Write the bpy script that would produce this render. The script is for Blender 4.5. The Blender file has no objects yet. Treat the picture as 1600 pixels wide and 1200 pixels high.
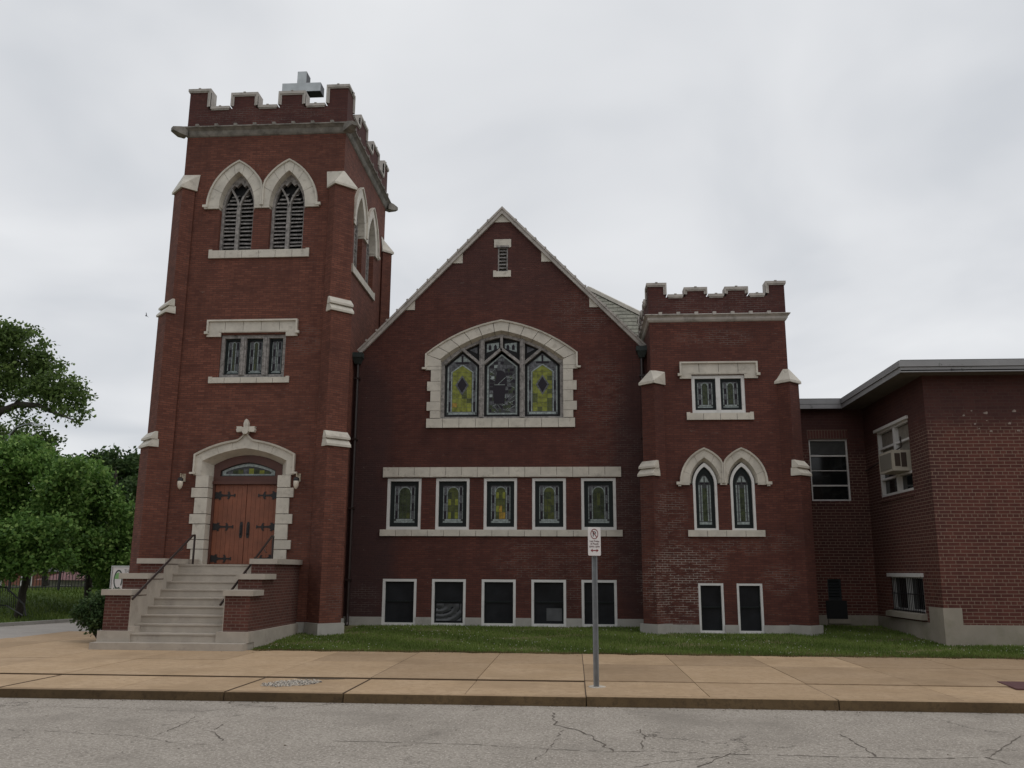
import bpy, bmesh, math, random
from mathutils import Vector, Matrix
from mathutils.geometry import tessellate_polygon
random.seed(7)
S = bpy.context.scene
# ------------------------------------------------------------------ camera
CAM_H = 1.78
F_PX, PITCH, ROLL, YAW = 1371.63, .210779, .005122, -.070184   # focal length in pixels of a 1600 px wide picture
cy, sy = math.cos(YAW), math.sin(YAW); cp, sp = math.cos(PITCH), math.sin(PITCH); cr, sr = math.cos(ROLL), math.sin(ROLL)
_f = Vector((sy, cy, 0)); _r = Vector((cy, -sy, 0)); _u = Vector((0, 0, 1))
_f, _u = _f*cp + _u*sp, _u*cp - _f*sp
_r, _u = _r*cr + _u*sr, _u*cr - _r*sr
cd = bpy.data.cameras.new('camera'); cam = bpy.data.objects.new('camera', cd); S.collection.objects.link(cam)
cam.matrix_world = Matrix(((_r.x, _u.x, -_f.x, 0), (_r.y, _u.y, -_f.y, 0), (_r.z, _u.z, -_f.z, CAM_H), (0, 0, 0, 1)))
cd.sensor_width = 36; cd.lens = 36*F_PX/1600; cd.clip_start = .1; cd.clip_end = 2000
S.camera = cam
def ray(px, py): return _r*((px-800)/F_PX) - _u*((py-600)/F_PX) + _f
def at(px, py, Y):                                   # a point seen at this pixel, at depth Y (used to survey the trees)
    d = ray(px, py); return Vector((0, 0, CAM_H)) + d*(Y/d.y)
# ------------------------------------------------------------------ world, sun, exposure
SUN_EL, SUN_AZ = math.radians(58), math.radians(62)   # azimuth: from the street side round to the right
W = bpy.data.worlds.new('World'); S.world = W; W.use_nodes = True
nt = W.node_tree; nt.nodes.clear()
def N(t, tree=None, **k):
    n = (tree or nt).nodes.new(t)
    for a, b in k.items(): setattr(n, a, b)
    return n
out = N('ShaderNodeOutputWorld'); bg = N('ShaderNodeBackground'); bg2 = N('ShaderNodeBackground'); mx = N('ShaderNodeMixShader')
sky = N('ShaderNodeTexSky', sky_type='NISHITA'); sky.sun_disc = False; sky.sun_elevation = SUN_EL; sky.sun_rotation = math.radians(118)
tc = N('ShaderNodeTexCoord'); sep = N('ShaderNodeSeparateXYZ'); ad = N('ShaderNodeMath', operation='ADD'); ad.inputs[1].default_value = .22
dv = N('ShaderNodeVectorMath', operation='DIVIDE'); cmb = N('ShaderNodeCombineXYZ')
L = nt.links.new
L(tc.outputs['Generated'], sep.inputs[0]); L(sep.outputs[2], ad.inputs[0])
for i in range(3): L(ad.outputs[0], cmb.inputs[i])
L(tc.outputs['Generated'], dv.inputs[0]); L(cmb.outputs[0], dv.inputs[1])
n1 = N('ShaderNodeTexNoise'); n1.inputs['Scale'].default_value = 1.8; n1.inputs['Detail'].default_value = 4; n1.inputs['Roughness'].default_value = .45; n1.inputs['Distortion'].default_value = .35
L(dv.outputs[0], n1.inputs['Vector'])
cr1 = N('ShaderNodeValToRGB'); e = cr1.color_ramp.elements
e[0].position = .33; e[0].color = (.56, .58, .61, 1); e[1].position = .68; e[1].color = (.735, .745, .76, 1)
m_ = cr1.color_ramp.elements.new(.5); m_.color = (.655, .668, .69, 1)
L(n1.outputs[0], cr1.inputs[0])
L(sky.outputs[0], bg.inputs[0]); bg.inputs[1].default_value = .1
L(cr1.outputs[0], bg2.inputs[0]); bg2.inputs[1].default_value = 1.0
mx.inputs[0].default_value = .95
L(bg.outputs[0], mx.inputs[1]); L(bg2.outputs[0], mx.inputs[2]); L(mx.outputs[0], out.inputs[0])
sl = bpy.data.lights.new('sun', 'SUN'); sl.energy = .55; sl.angle = math.radians(35); sl.color = (1, .96, .9)
so = bpy.data.objects.new('sun', sl); S.collection.objects.link(so)
sd = Vector((math.sin(SUN_AZ)*math.cos(SUN_EL), -math.cos(SUN_AZ)*math.cos(SUN_EL), math.sin(SUN_EL)))
so.rotation_euler = sd.to_track_quat('Z', 'Y').to_euler(); so.location = (20, -10, 40)
S.view_settings.view_transform = 'Standard'; S.view_settings.look = 'None'; S.view_settings.exposure = 0.18; S.view_settings.gamma = 1
S.view_settings.use_curve_mapping = False
# ------------------------------------------------------------------ materials
MATS = {}
def mat(name, col=(.5, .5, .5), rough=.8, metal=0, spec=.5, vary=0, vscale=3, bump=0, bscale=40, col2=None, dirt=None, dscale=1.2, trans=0, coat=0):
    """principled material; vary = noise lightness, col2 = second colour mixed in by noise, dirt = (colour, low, high) patches"""
    if name in MATS: return MATS[name]
    m = bpy.data.materials.new(name); m.use_nodes = True; t = m.node_tree; b = t.nodes['Principled BSDF']
    b.inputs['Roughness'].default_value = rough; b.inputs['Metallic'].default_value = metal; b.inputs['Specular IOR Level'].default_value = spec
    if coat: b.inputs['Coat Weight'].default_value = coat
    L = t.links.new; geo = N('ShaderNodeNewGeometry', t); c = None
    base = N('ShaderNodeRGB', t); base.outputs[0].default_value = (*col, 1); c = base.outputs[0]
    if vary or col2:
        n = N('ShaderNodeTexNoise', t); n.inputs['Scale'].default_value = vscale; n.inputs['Detail'].default_value = 6; n.inputs['Roughness'].default_value = .6
        L(geo.outputs['Position'], n.inputs['Vector'])
        r = N('ShaderNodeMapRange', t); r.inputs[1].default_value = .3; r.inputs[2].default_value = .7; L(n.outputs[0], r.inputs[0])
        mm = N('ShaderNodeMix', t, data_type='RGBA'); c2 = col2 or tuple(max(0, x*(1-vary)) for x in col)
        if not col2:
            base.outputs[0].default_value = (*[x*(1+vary*.6) for x in col], 1)
        mm.inputs[7].default_value = (*c2, 1); L(r.outputs[0], mm.inputs[0]); L(c, mm.inputs[6]); c = mm.outputs[2]
    if dirt:
        n = N('ShaderNodeTexNoise', t); n.inputs['Scale'].default_value = dscale; n.inputs['Detail'].default_value = 8; n.inputs['Roughness'].default_value = .7
        L(geo.outputs['Position'], n.inputs['Vector'])
        r = N('ShaderNodeMapRange', t); r.inputs[1].default_value = dirt[1]; r.inputs[2].default_value = dirt[2]; L(n.outputs[0], r.inputs[0])
        mm = N('ShaderNodeMix', t, data_type='RGBA'); mm.inputs[7].default_value = (*dirt[0], 1)
        L(r.outputs[0], mm.inputs[0]); L(c, mm.inputs[6]); c = mm.outputs[2]
    L(c, b.inputs['Base Color'])
    if bump:
        n = N('ShaderNodeTexNoise', t); n.inputs['Scale'].default_value = bscale; n.inputs['Detail'].default_value = 4
        L(geo.outputs['Position'], n.inputs['Vector'])
        bp = N('ShaderNodeBump', t); bp.inputs['Strength'].default_value = bump; bp.inputs['Distance'].default_value = .01
        L(n.outputs[0], bp.inputs['Height']); L(bp.outputs[0], b.inputs['Normal'])
    MATS[name] = m; return m
def brick(name, c1, c2, mortar, bw, bh, ms, patches=(), pale=(.40, .36, .32), dark_tone=None, header=False, spotted=0, dark_boxes=(), dark_above=None):
    m = bpy.data.materials.new(name); m.use_nodes = True; t = m.node_tree; b = t.nodes['Principled BSDF']; L = t.links.new
    b.inputs['Roughness'].default_value = .85; b.inputs['Specular IOR Level'].default_value = .25
    uv = N('ShaderNodeUVMap', t); uv.uv_map = 'UVMap'; geo = N('ShaderNodeNewGeometry', t)
    def math_(op, a, b_=None, clamp=False):
        n = N('ShaderNodeMath', t, operation=op); n.use_clamp = clamp
        for i, v in enumerate((a, b_)):
            if v is None: continue
            if isinstance(v, (int, float)): n.inputs[i].default_value = v
            else: L(v, n.inputs[i])
        return n.outputs[0]
    def noise(sc, det=4, rough=.6, vec=None):
        n = N('ShaderNodeTexNoise', t); n.inputs['Scale'].default_value = sc; n.inputs['Detail'].default_value = det; n.inputs['Roughness'].default_value = rough
        L(vec or geo.outputs['Position'], n.inputs['Vector']); return n.outputs[0]
    def rng(v, a, b_, c=0, d=1):
        n = N('ShaderNodeMapRange', t); L(v, n.inputs[0])
        for i, q in enumerate((a, b_, c, d)): n.inputs[i+1].default_value = q
        return n.outputs[0]
    def mixc(f, a, b_, bt='MIX'):
        n = N('ShaderNodeMix', t, data_type='RGBA', blend_type=bt)
        if isinstance(f, (int, float)): n.inputs[0].default_value = f
        else: L(f, n.inputs[0])
        for i, v in ((6, a), (7, b_)):
            if isinstance(v, tuple): n.inputs[i].default_value = (*v, 1)
            else: L(v, n.inputs[i])
        return n.outputs[2]
    # slight waviness of the courses
    wv = N('ShaderNodeVectorMath', t, operation='MULTIPLY_ADD'); nn = N('ShaderNodeTexNoise', t); nn.inputs['Scale'].default_value = 1.3; L(uv.outputs[0], nn.inputs['Vector'])
    L(nn.outputs['Color'], wv.inputs[0]); wv.inputs[1].default_value = (.02, .012, 0); L(uv.outputs[0], wv.inputs[2])
    def bricktex(w, off=.5):
        n = N('ShaderNodeTexBrick', t); n.offset = off; n.inputs['Scale'].default_value = 1
        n.inputs['Brick Width'].default_value = w; n.inputs['Row Height'].default_value = bh
        n.inputs['Mortar Size'].default_value = ms; n.inputs['Mortar Smooth'].default_value = .15; n.inputs['Bias'].default_value = 0
        n.inputs['Color1'].default_value = (0, 0, 0, 1); n.inputs['Color2'].default_value = (1, 1, 1, 1); n.inputs['Mortar'].default_value = (.5, .5, .5, 1)
        L(wv.outputs[0], n.inputs['Vector']); return n
    bt = bricktex(bw); cv, fac = bt.outputs['Color'], bt.outputs['Fac']
    if header:                                       # every sixth course is a course of headers
        bt2 = bricktex(bw*.5); sx = N('ShaderNodeSeparateXYZ', t); L(wv.outputs[0], sx.inputs[0])
        row = math_('FLOOR', math_('DIVIDE', sx.outputs[1], bh)); isr = math_('LESS_THAN', math_('ABSOLUTE', math_('MODULO', row, 6.0)), .5)
        cv = mixc(isr, cv, bt2.outputs['Color']); fmx = N('ShaderNodeMix', t, data_type='FLOAT'); L(isr, fmx.inputs[0]); L(fac, fmx.inputs[2]); L(bt2.outputs['Fac'], fmx.inputs[3]); fac = fmx.outputs[0]
    bw_ = N('ShaderNodeRGBToBW', t); L(cv, bw_.inputs[0]); rnd = bw_.outputs[0]
    col = mixc(rnd, c1, c2)
    big = rng(noise(.45, 6, .65), .38, .66); col = mixc(math_('MULTIPLY', big, .6), col, tuple(x*y for x, y in zip(c1, (.55, .62, .68))))
    med = rng(noise(2.2, 6, .7), .42, .72); col = mixc(math_('MULTIPLY', med, .35), col, tuple(x*y for x, y in zip(c2, (1.25, 1.2, 1.1))))
    # horizontal streaks, course by course
    mp = N('ShaderNodeMapping', t); mp.inputs['Scale'].default_value = (.5, 9, 1); L(uv.outputs[0], mp.inputs[0])
    st = rng(noise(1.6, 3, .6, mp.outputs[0]), .5, .75); col = mixc(math_('MULTIPLY', st, .4), col, tuple(x*.55 for x in c1))
    if dark_tone:  # blend a darker brick tone inside the listed ellipses
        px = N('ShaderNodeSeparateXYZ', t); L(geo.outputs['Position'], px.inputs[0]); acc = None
        for (x0, z0, rx, rz, s) in dark_boxes:
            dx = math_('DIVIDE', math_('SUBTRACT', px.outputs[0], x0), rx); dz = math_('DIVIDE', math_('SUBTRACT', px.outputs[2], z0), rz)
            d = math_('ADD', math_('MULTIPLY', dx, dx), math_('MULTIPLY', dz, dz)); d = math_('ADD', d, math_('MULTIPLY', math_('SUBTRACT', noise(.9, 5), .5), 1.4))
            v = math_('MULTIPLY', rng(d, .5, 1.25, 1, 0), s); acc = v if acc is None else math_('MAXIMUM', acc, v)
        if acc: col = mixc(acc, col, dark_tone)
    mpv = N('ShaderNodeMapping', t); mpv.inputs['Scale'].default_value = (2.6, .22, 1); L(uv.outputs[0], mpv.inputs[0])
    run = rng(noise(1.5, 5, .65, mpv.outputs[0]), .48, .74); col = mixc(math_('MULTIPLY', run, .38), col, tuple(x*.5 for x in c1))
    # mortar: dark tinted joints, with patches repointed in pale mortar
    mcol = mortar
    if patches:
        px = N('ShaderNodeSeparateXYZ', t); L(geo.outputs['Position'], px.inputs[0]); acc = None
        for (x0, z0, rx, rz, s) in patches:
            dx = math_('DIVIDE', math_('SUBTRACT', px.outputs[0], x0), rx); dz = math_('DIVIDE', math_('SUBTRACT', px.outputs[2], z0), rz)
            d = math_('ADD', math_('MULTIPLY', dx, dx), math_('MULTIPLY', dz, dz))
            v = math_('MULTIPLY', rng(d, .45, 1.2, 1, 0), s); acc = v if acc is None else math_('MAXIMUM', acc, v)
        mp2 = N('ShaderNodeMapping', t); mp2.inputs['Scale'].default_value = (1, 2.6, 1); L(uv.outputs[0], mp2.inputs[0])
        n3 = rng(noise(2.3, 5, .65, mp2.outputs[0]), .43, .53); acc = math_('MULTIPLY', acc, n3)
        if isinstance(mortar, tuple): mcol = mixc(acc, mortar, pale)
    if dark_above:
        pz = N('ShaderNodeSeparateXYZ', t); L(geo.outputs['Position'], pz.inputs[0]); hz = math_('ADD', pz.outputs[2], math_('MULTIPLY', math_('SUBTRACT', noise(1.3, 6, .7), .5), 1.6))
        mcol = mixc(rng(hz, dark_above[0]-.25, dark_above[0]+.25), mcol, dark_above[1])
    if spotted:
        mp3 = N('ShaderNodeMapping', t); mp3.inputs['Scale'].default_value = (1, 3, 1); L(uv.outputs[0], mp3.inputs[0])
        n4 = math_('MULTIPLY', rng(noise(3.1, 6, .7, mp3.outputs[0]), .60, .72), spotted); mcol = mixc(n4, mcol, pale)
    col = mixc(fac, col, mcol)
    L(col, b.inputs['Base Color'])
    h = math_('ADD', math_('MULTIPLY', math_('SUBTRACT', 1, fac), 1.0), math_('MULTIPLY', noise(60, 3), .25))
    bp = N('ShaderNodeBump', t); bp.inputs['Strength'].default_value = .6; bp.inputs['Distance'].default_value = .006; L(h, bp.inputs['Height']); L(bp.outputs[0], b.inputs['Normal'])
    MATS[name] = m; return m
PATCH = [(2.9, 1.5, 1.1, 1.2, 0.75), (3.3, 2.0, 0.9, 0.6, 0.52), (2.7, 3.4, 0.5, 0.9, 0.34), (4.3, 2.45, 1.1, 0.25, 0.25), (5.6, 1.6, 0.5, 0.45, 0.28), (5.6, 2.6, 0.6, 0.3, 0.19), (-1.3, 2.1, 1.1, 0.7, 0.19), (0, 2.1, 0.8, 0.7, 0.19), (0.0, 1.3, 0.6, 0.8, 0.17), (1.2, 3.3, 1.0, 2.2, 0.15), (0.9, 7.1, 0.8, 1.3, 0.17), (0.5, 9.7, 1.2, 0.7, 0.19), (-6.2, 1.0, 0.5, 0.5, 0.15), (4.2, 9.5, 2.0, 0.4, 0.17), (4.1, 8.45, 1.2, 0.3, 0.22), (-9.3, 15.5, 2.6, 0.35, 0.14), (-7.7, 8.3, 0.5, 0.5, 0.15), (-9.2, 4.0, 3, 3, 0.04), (1.0, 5.5, 1.2, 0.8, 0.11)]
M_TOWER = brick('tower_brick', (.112, .040, .028), (.196, .074, .050), (.085, .040, .032), .205, .063, .0075, PATCH, spotted=.35)
M_NAVE = brick('nave_brick', (.084, .029, .023), (.130, .046, .034), (.060, .030, .026), .205, .063, .0075, PATCH, spotted=.30,
               dark_tone=(.040, .026, .028), dark_boxes=[(-6.4, 2.5, 1.2, 3.5, .75), (-6.3, 6.0, .9, 2.5, .6), (2.0, 4.0, .9, 4.5, .6), (-2.2, 12.0, 3.0, 2.2, .35)])  # darker tone at both ends of the wall and round the apex
M_SMALL = brick('corner_tower_brick', (.088, .030, .023), (.140, .050, .036), (.062, .030, .026), .205, .063, .0075, PATCH, spotted=.35)
M_PIER = brick('stair_wall_brick', (.090, .034, .028), (.135, .052, .040), (.15, .105, .085), .205, .072, .008, spotted=.6)
M_ANNEX = brick('annex_brick', (.090, .030, .025), (.142, .050, .038), (.205, .142, .108), .285, .088, .009, header=True, dark_tone=(.045, .026, .026), dark_boxes=[(12, 6.9, 9, 1.5, .55), (8.2, 4.5, 1.2, 3.0, .45)], dark_above=(5.45, (.075, .042, .036)))  # darker brick below the eaves and near the inner corner
M_PARA = brick('parapet_brick', (.072, .026, .023), (.105, .038, .031), (.058, .029, .026), .205, .063, .0075, PATCH, spotted=.35)
STONE = mat('terracotta_stone', (.53, .49, .42), .55, vary=.18, vscale=2.5, dirt=((.24, .21, .17), .55, .80), dscale=4.5, bump=.2)
STONE_D = mat('weathered_stone', (.225, .205, .18), .8, vary=.35, vscale=4, dirt=((.08, .072, .06), .45, .7), dscale=2.5, bump=.3)
COPE = mat('coping_stone', (.42, .385, .35), .7, vary=.22, vscale=3, dirt=((.14, .13, .11), .52, .8), dscale=3.2, bump=.2)
CONC = mat('foundation_concrete', (.36, .345, .315), .85, vary=.18, vscale=1.5, dirt=((.17, .165, .14), .55, .8), dscale=1.4, bump=.3)
CONC_S = mat('stair_concrete', (.41, .365, .31), .85, vary=.14, vscale=2.5, dirt=((.25, .22, .19), .56, .8), dscale=2.2, bump=.25)
CONC_A = mat('annex_concrete', (.30, .265, .215), .85, vary=.15, vscale=1.2, dirt=((.20, .19, .13), .5, .75), dscale=.9, bump=.25)
WHITE = mat('white_painted_wood', (.62, .61, .59), .55, vary=.08, vscale=5, dirt=((.33, .31, .28), .6, .8), dscale=5)
DARKW = mat('dark_green_sash', (.008, .012, .012), .5, spec=.25)
GREYW = mat('weathered_grey_wood', (.29, .27, .255), .85, vary=.5, vscale=9, dirt=((.055, .05, .048), .52, .72), dscale=7, bump=.4)
BLACKG = mat('black_screened_glass', (.006, .0065, .008), .35, spec=.22, col2=(.020, .022, .026), vscale=1.4)
DARKG = mat('dark_glass', (.008, .010, .010), .08, spec=.4)
LEAD = mat('lead_came', (.03, .032, .033), .5)
G_PALE = mat('pale_leaded_glass', (.30, .345, .335), .35, spec=.3, vary=.5, vscale=16)
G_GREY = mat('purple_grey_glass', (.115, .118, .128), .35, spec=.25, vary=.7, vscale=14)
G_GREEN = mat('dark_green_glass', (.050, .064, .030), .35, spec=.25, vary=.7, vscale=8)
G_OLIVE = mat('olive_glass', (.085, .098, .030), .35, spec=.25, vary=.6, vscale=7)
G_YEL = mat('yellow_green_glass', (.215, .235, .040), .35, spec=.25, vary=.5, vscale=7)
G_ORA = mat('orange_glass', (.34, .22, .04), .35, spec=.25, vary=.5, vscale=9)
G_DKP = mat('dark_plum_glass', (.018, .014, .020), .4, spec=.2)
DOORW = mat('stained_door_wood', (.215, .072, .037), .5, vary=.25, vscale=3, dirt=((.16, .055, .028), .55, .8), dscale=6)
DOORD = mat('dark_door_frame_wood', (.085, .030, .020), .5, vary=.2)
IRON = mat('black_iron', (.012, .011, .012), .45)
PAINT_BR = mat('dark_brown_painted_metal', (.025, .015, .013), .4)
COPPER = mat('dark_green_copper', (.022, .032, .03), .6, dirt=((.09, .14, .12), .62, .75), dscale=8)
TIN = mat('galvanised_steel', (.30, .315, .33), .45, metal=.6, vary=.15, vscale=10)
CROSSM = mat('silver_painted_sheet', (.50, .53, .55), .5, vary=.18, vscale=3, dirt=((.12, .12, .13), .66, .74), dscale=9)
SLATE = mat('green_slate', (.215, .21, .17), .8, vary=.35, vscale=4)
ROOFD = mat('dark_roofing', (.06, .06, .06), .9, vary=.3)
FASC = mat('grey_fascia_metal', (.26, .26, .265), .6, vary=.12, vscale=2, dirt=((.05, .045, .04), .63, .72), dscale=3)
SOFF = mat('painted_soffit', (.10, .09, .08), .8, vary=.15)
BEIGE = mat('beige_appliance_plastic', (.40, .365, .30), .5, vary=.08)
DARKP = mat('dark_void', (.008, .008, .009), .8)
SIGNW = mat('sign_white', (.70, .66, .64), .45, vary=.05)
SIGNR = mat('sign_red', (.20, .02, .02), .45)
SIGNK = mat('sign_black', (.02, .02, .025), .5)
SIGNG = mat('sign_green', (.17, .36, .12), .5)
BARK = mat('bark', (.055, .045, .035), .9, vary=.4, vscale=6, bump=.5, bscale=12)
CURTAIN = mat('pale_curtain', (.20, .18, .15), .8, vary=.3, vscale=6)
PLASTIC = mat('crumpled_plastic_sheet', (.055, .058, .062), .35)
LAMPG = mat('frosted_lamp_glass', (.62, .55, .46), .3)
def leaf(name, a, b_, c):
    m = bpy.data.materials.new(name); m.use_nodes = True; t = m.node_tree; b = t.nodes['Principled BSDF']; L = t.links.new
    at_ = N('ShaderNodeAttribute', t); at_.attribute_name = 'tint'; r = N('ShaderNodeValToRGB', t); L(at_.outputs['Fac'], r.inputs[0])
    e = r.color_ramp.elements; e[0].color = (*a, 1); e[1].color = (*c, 1); q = e.new(.5); q.color = (*b_, 1)
    L(r.outputs[0], b.inputs['Base Color']); b.inputs['Roughness'].default_value = .6; b.inputs['Specular IOR Level'].default_value = .25
    tr = N('ShaderNodeBsdfTranslucent', t); L(r.outputs[0], tr.inputs[0]); ms = N('ShaderNodeMixShader', t); ms.inputs[0].default_value = .33
    L(b.outputs[0], ms.inputs[1]); L(tr.outputs[0], ms.inputs[2]); L(ms.outputs[0], t.nodes['Material Output'].inputs[0]); return m
LEAF_A = leaf('cottonwood_leaves', (.06, .095, .03), (.11, .17, .045), (.20, .27, .08))
LEAF_B = leaf('maple_leaves', (.05, .11, .024), (.13, .245, .05), (.31, .44, .13))
LEAF_C = leaf('dark_leaves', (.03, .06, .02), (.06, .105, .032), (.11, .165, .05))
LEAF_J = leaf('juniper_needles', (.03, .06, .02), (.055, .10, .035), (.10, .15, .05))
GRASSB = leaf('grass_blades', (.085, .13, .026), (.135, .20, .04), (.22, .28, .075))
DRYG = leaf('dry_grass_blades', (.10, .085, .035), (.17, .14, .06), (.24, .2, .09))
# ------------------------------------------------------------------ builders
C = S.collection; ORG = {}
class Frame:
    """a wall plane: u runs along it, v is height, d is the distance out of the wall"""
    def __init__(s, o, u, n): s.o, s.u, s.n = Vector(o), Vector(u), Vector(n)
    def p(s, u, v, d=0): return s.o + s.u*u + Vector((0, 0, v)) + s.n*d
WF = Frame((0, 0, 0), (1, 0, 0), (0, -1, 0))
class MB:
    def __init__(s): s.v = []; s.f = []; s.m = []; s.mi = 0
    def add(s, vs, fs):
        b = len(s.v); s.v += [tuple(x) for x in vs]
        for f in fs: s.f.append([b+i for i in f]); s.m.append(s.mi)
    def hexa(s, p): s.add(p, [(0, 3, 2, 1), (4, 5, 6, 7), (0, 1, 5, 4), (1, 2, 6, 5), (2, 3, 7, 6), (3, 0, 4, 7)]); return s
    def fbox(s, F, u0, u1, v0, v1, d0, d1):
        return s.hexa([F.p(u0, v0, d0), F.p(u1, v0, d0), F.p(u1, v0, d1), F.p(u0, v0, d1), F.p(u0, v1, d0), F.p(u1, v1, d0), F.p(u1, v1, d1), F.p(u0, v1, d1)])
    def box(s, x0, x1, y0, y1, z0, z1):
        return s.hexa([(x0, y0, z0), (x1, y0, z0), (x1, y1, z0), (x0, y1, z0), (x0, y0, z1), (x1, y0, z1), (x1, y1, z1), (x0, y1, z1)])
    def prism(s, F, pts, d0, d1, holes=()):
        loops = [list(pts)] + [list(h) for h in holes]; tri = tessellate_polygon([[Vector((a, b, 0)) for a, b in l] for l in loops])
        flat = [q for l in loops for q in l]; n = len(flat)
        vs = [F.p(a, b, d0) for a, b in flat] + [F.p(a, b, d1) for a, b in flat]
        fs = [tuple(t) for t in tri] + [tuple(i+n for i in t) for t in tri]; k = 0
        for l in loops:
            m = len(l)
            for i in range(m): j = (i+1) % m; fs.append((k+i, k+j, k+j+n, k+i+n))
            k += m
        s.add(vs, fs); return s
    def plan(s, pts, z0, z1):                        # prism standing on a plan outline
        n = len(pts); tri = tessellate_polygon([[Vector((a, b, 0)) for a, b in pts]])
        s.add([(a, b, z0) for a, b in pts] + [(a, b, z1) for a, b in pts],
              [tuple(t) for t in tri] + [tuple(i+n for i in t) for t in tri] + [(i, (i+1) % n, (i+1) % n+n, i+n) for i in range(n)]); return s
    def tube(s, path, rad, n=8, cap=True):
        path = [Vector(p) for p in path]; rad = rad if isinstance(rad, (list, tuple)) else [rad]*len(path); vs = []; fs = []
        for i, p in enumerate(path):
            d = (path[min(i+1, len(path)-1)] - path[max(i-1, 0)]).normalized(); a = d.orthogonal().normalized() if i == 0 else (pa - d*pa.dot(d)).normalized(); pa = a; b = d.cross(a)
            vs += [p + (a*math.cos(6.28319*k/n) + b*math.sin(6.28319*k/n))*rad[i] for k in range(n)]
        for i in range(len(path)-1):
            for k in range(n): fs.append((i*n+k, i*n+(k+1) % n, (i+1)*n+(k+1) % n, (i+1)*n+k))
        if cap: fs += [tuple(range(n))[::-1], tuple((len(path)-1)*n+k for k in range(n))]
        s.add(vs, fs); return s
    def lathe(s, c, prof, n=12):                     # prof = (radius, height) pairs about a vertical axis
        c = Vector(c); vs = []; fs = []
        for r, h in prof: vs += [c + Vector((r*math.cos(6.28319*k/n), r*math.sin(6.28319*k/n), h)) for k in range(n)]
        for i in range(len(prof)-1):
            for k in range(n): fs.append((i*n+k, i*n+(k+1) % n, (i+1)*n+(k+1) % n, (i+1)*n+k))
        fs += [tuple(range(n)), tuple((len(prof)-1)*n+k for k in range(n))]; s.add(vs, fs); return s
    def loft(s, F, A, B, seg=None):                  # skin between two polylines of (u, v, d)
        n = len(A); s.add([F.p(*q) for q in A] + [F.p(*q) for q in B], [(i, i+1, i+1+n, i+n) for i in range(n-1)]); return s
    def build(s, name, mats, parent=None, loc=None, smooth=False, norm=True, tint=None, clean=True):
        if not isinstance(mats, (list, tuple)): mats = [mats]
        me = bpy.data.meshes.new(name); me.from_pydata(s.v, [], s.f)
        for m in mats: me.materials.append(m)
        if len(mats) > 1: me.polygons.foreach_set('material_index', s.m)
        if norm:
            bm = bmesh.new(); bm.from_mesh(me); bmesh.ops.recalc_face_normals(bm, faces=bm.faces)
            uvl = bm.loops.layers.uv.new('UVMap')
            for f in bm.faces:
                nn = f.normal
                if abs(nn.z) > .72:
                    for l in f.loops: l[uvl].uv = (l.vert.co.x, l.vert.co.y)
                else:
                    tx, ty = -nn.y, nn.x; q = math.hypot(tx, ty) or 1; tx /= q; ty /= q
                    if (abs(tx) > abs(ty) and tx < 0) or (abs(ty) >= abs(tx) and ty < 0): tx, ty = -tx, -ty
                    for l in f.loops: l[uvl].uv = (l.vert.co.x*tx + l.vert.co.y*ty, l.vert.co.z)
            bm.to_mesh(me); bm.free()
        if tint is not None:
            a = me.attributes.new('tint', 'FLOAT', 'FACE'); a.data.foreach_set('value', tint)
        if smooth: me.polygons.foreach_set('use_smooth', [True]*len(me.polygons))
        o = bpy.data.objects.new(name, me); C.objects.link(o)
        off = ORG[parent.name] if parent else Vector(loc or (0, 0, 0)); ORG[o.name] = off
        me.transform(Matrix.Translation(-off))
        if parent: o.parent = parent
        else: o.location = off
        return o
def tag(o, label=None, cat=None, group=None, kind=None):
    for k, v in (('label', label), ('category', cat), ('group', group), ('kind', kind)):
        if v: o[k] = v
    return o
def thing(name, loc, label, cat, group=None):
    o = bpy.data.objects.new(name, None); C.objects.link(o); o.location = loc; ORG[o.name] = Vector(loc); o.empty_display_size = .3
    return tag(o, label, cat, group)
def bulge(p, q, s, n=8):                             # points from p to q along a shallow arc, bulging to the left of p->q by s
    p, q = Vector(p), Vector(q); d = q-p; nrm = Vector((-d.y, d.x)).normalized(); return [tuple(p + d*(i/n) + nrm*s*(1-(2*i/n-1)**2)) for i in range(n+1)]
def pointed(c, a, vs, h, n=9):                       # two-centred arch from left spring over the apex to right spring
    k = (h*h-a*a)/(2*a); R = a+k; ea = math.atan2(h, k); L_ = [(c+k-R*math.cos(ea*i/n), vs+R*math.sin(ea*i/n)) for i in range(n+1)]
    return L_ + [(2*c-x, y) for x, y in reversed(L_[:-1])]
def text_mesh(body, size, F, u, v, d, m, parent, name='lettering', align='CENTER', sx=1.0, depth=.004):
    cu = bpy.data.curves.new('t', 'FONT'); cu.body = body; cu.size = size; cu.align_x = align; cu.extrude = depth/2; cu.resolution_u = 3
    o = bpy.data.objects.new('t', cu); C.objects.link(o); dg = bpy.context.evaluated_depsgraph_get(); dg.update(); me = bpy.data.meshes.new_from_object(o.evaluated_get(dg))
    bpy.data.objects.remove(o); mb = MB(); mb.add([F.p(u+q.co.x*sx, v+q.co.y, d+q.co.z) for q in me.vertices], [tuple(p.vertices) for p in me.polygons])
    return mb.build(name, m, parent)

exec_order = []
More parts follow.
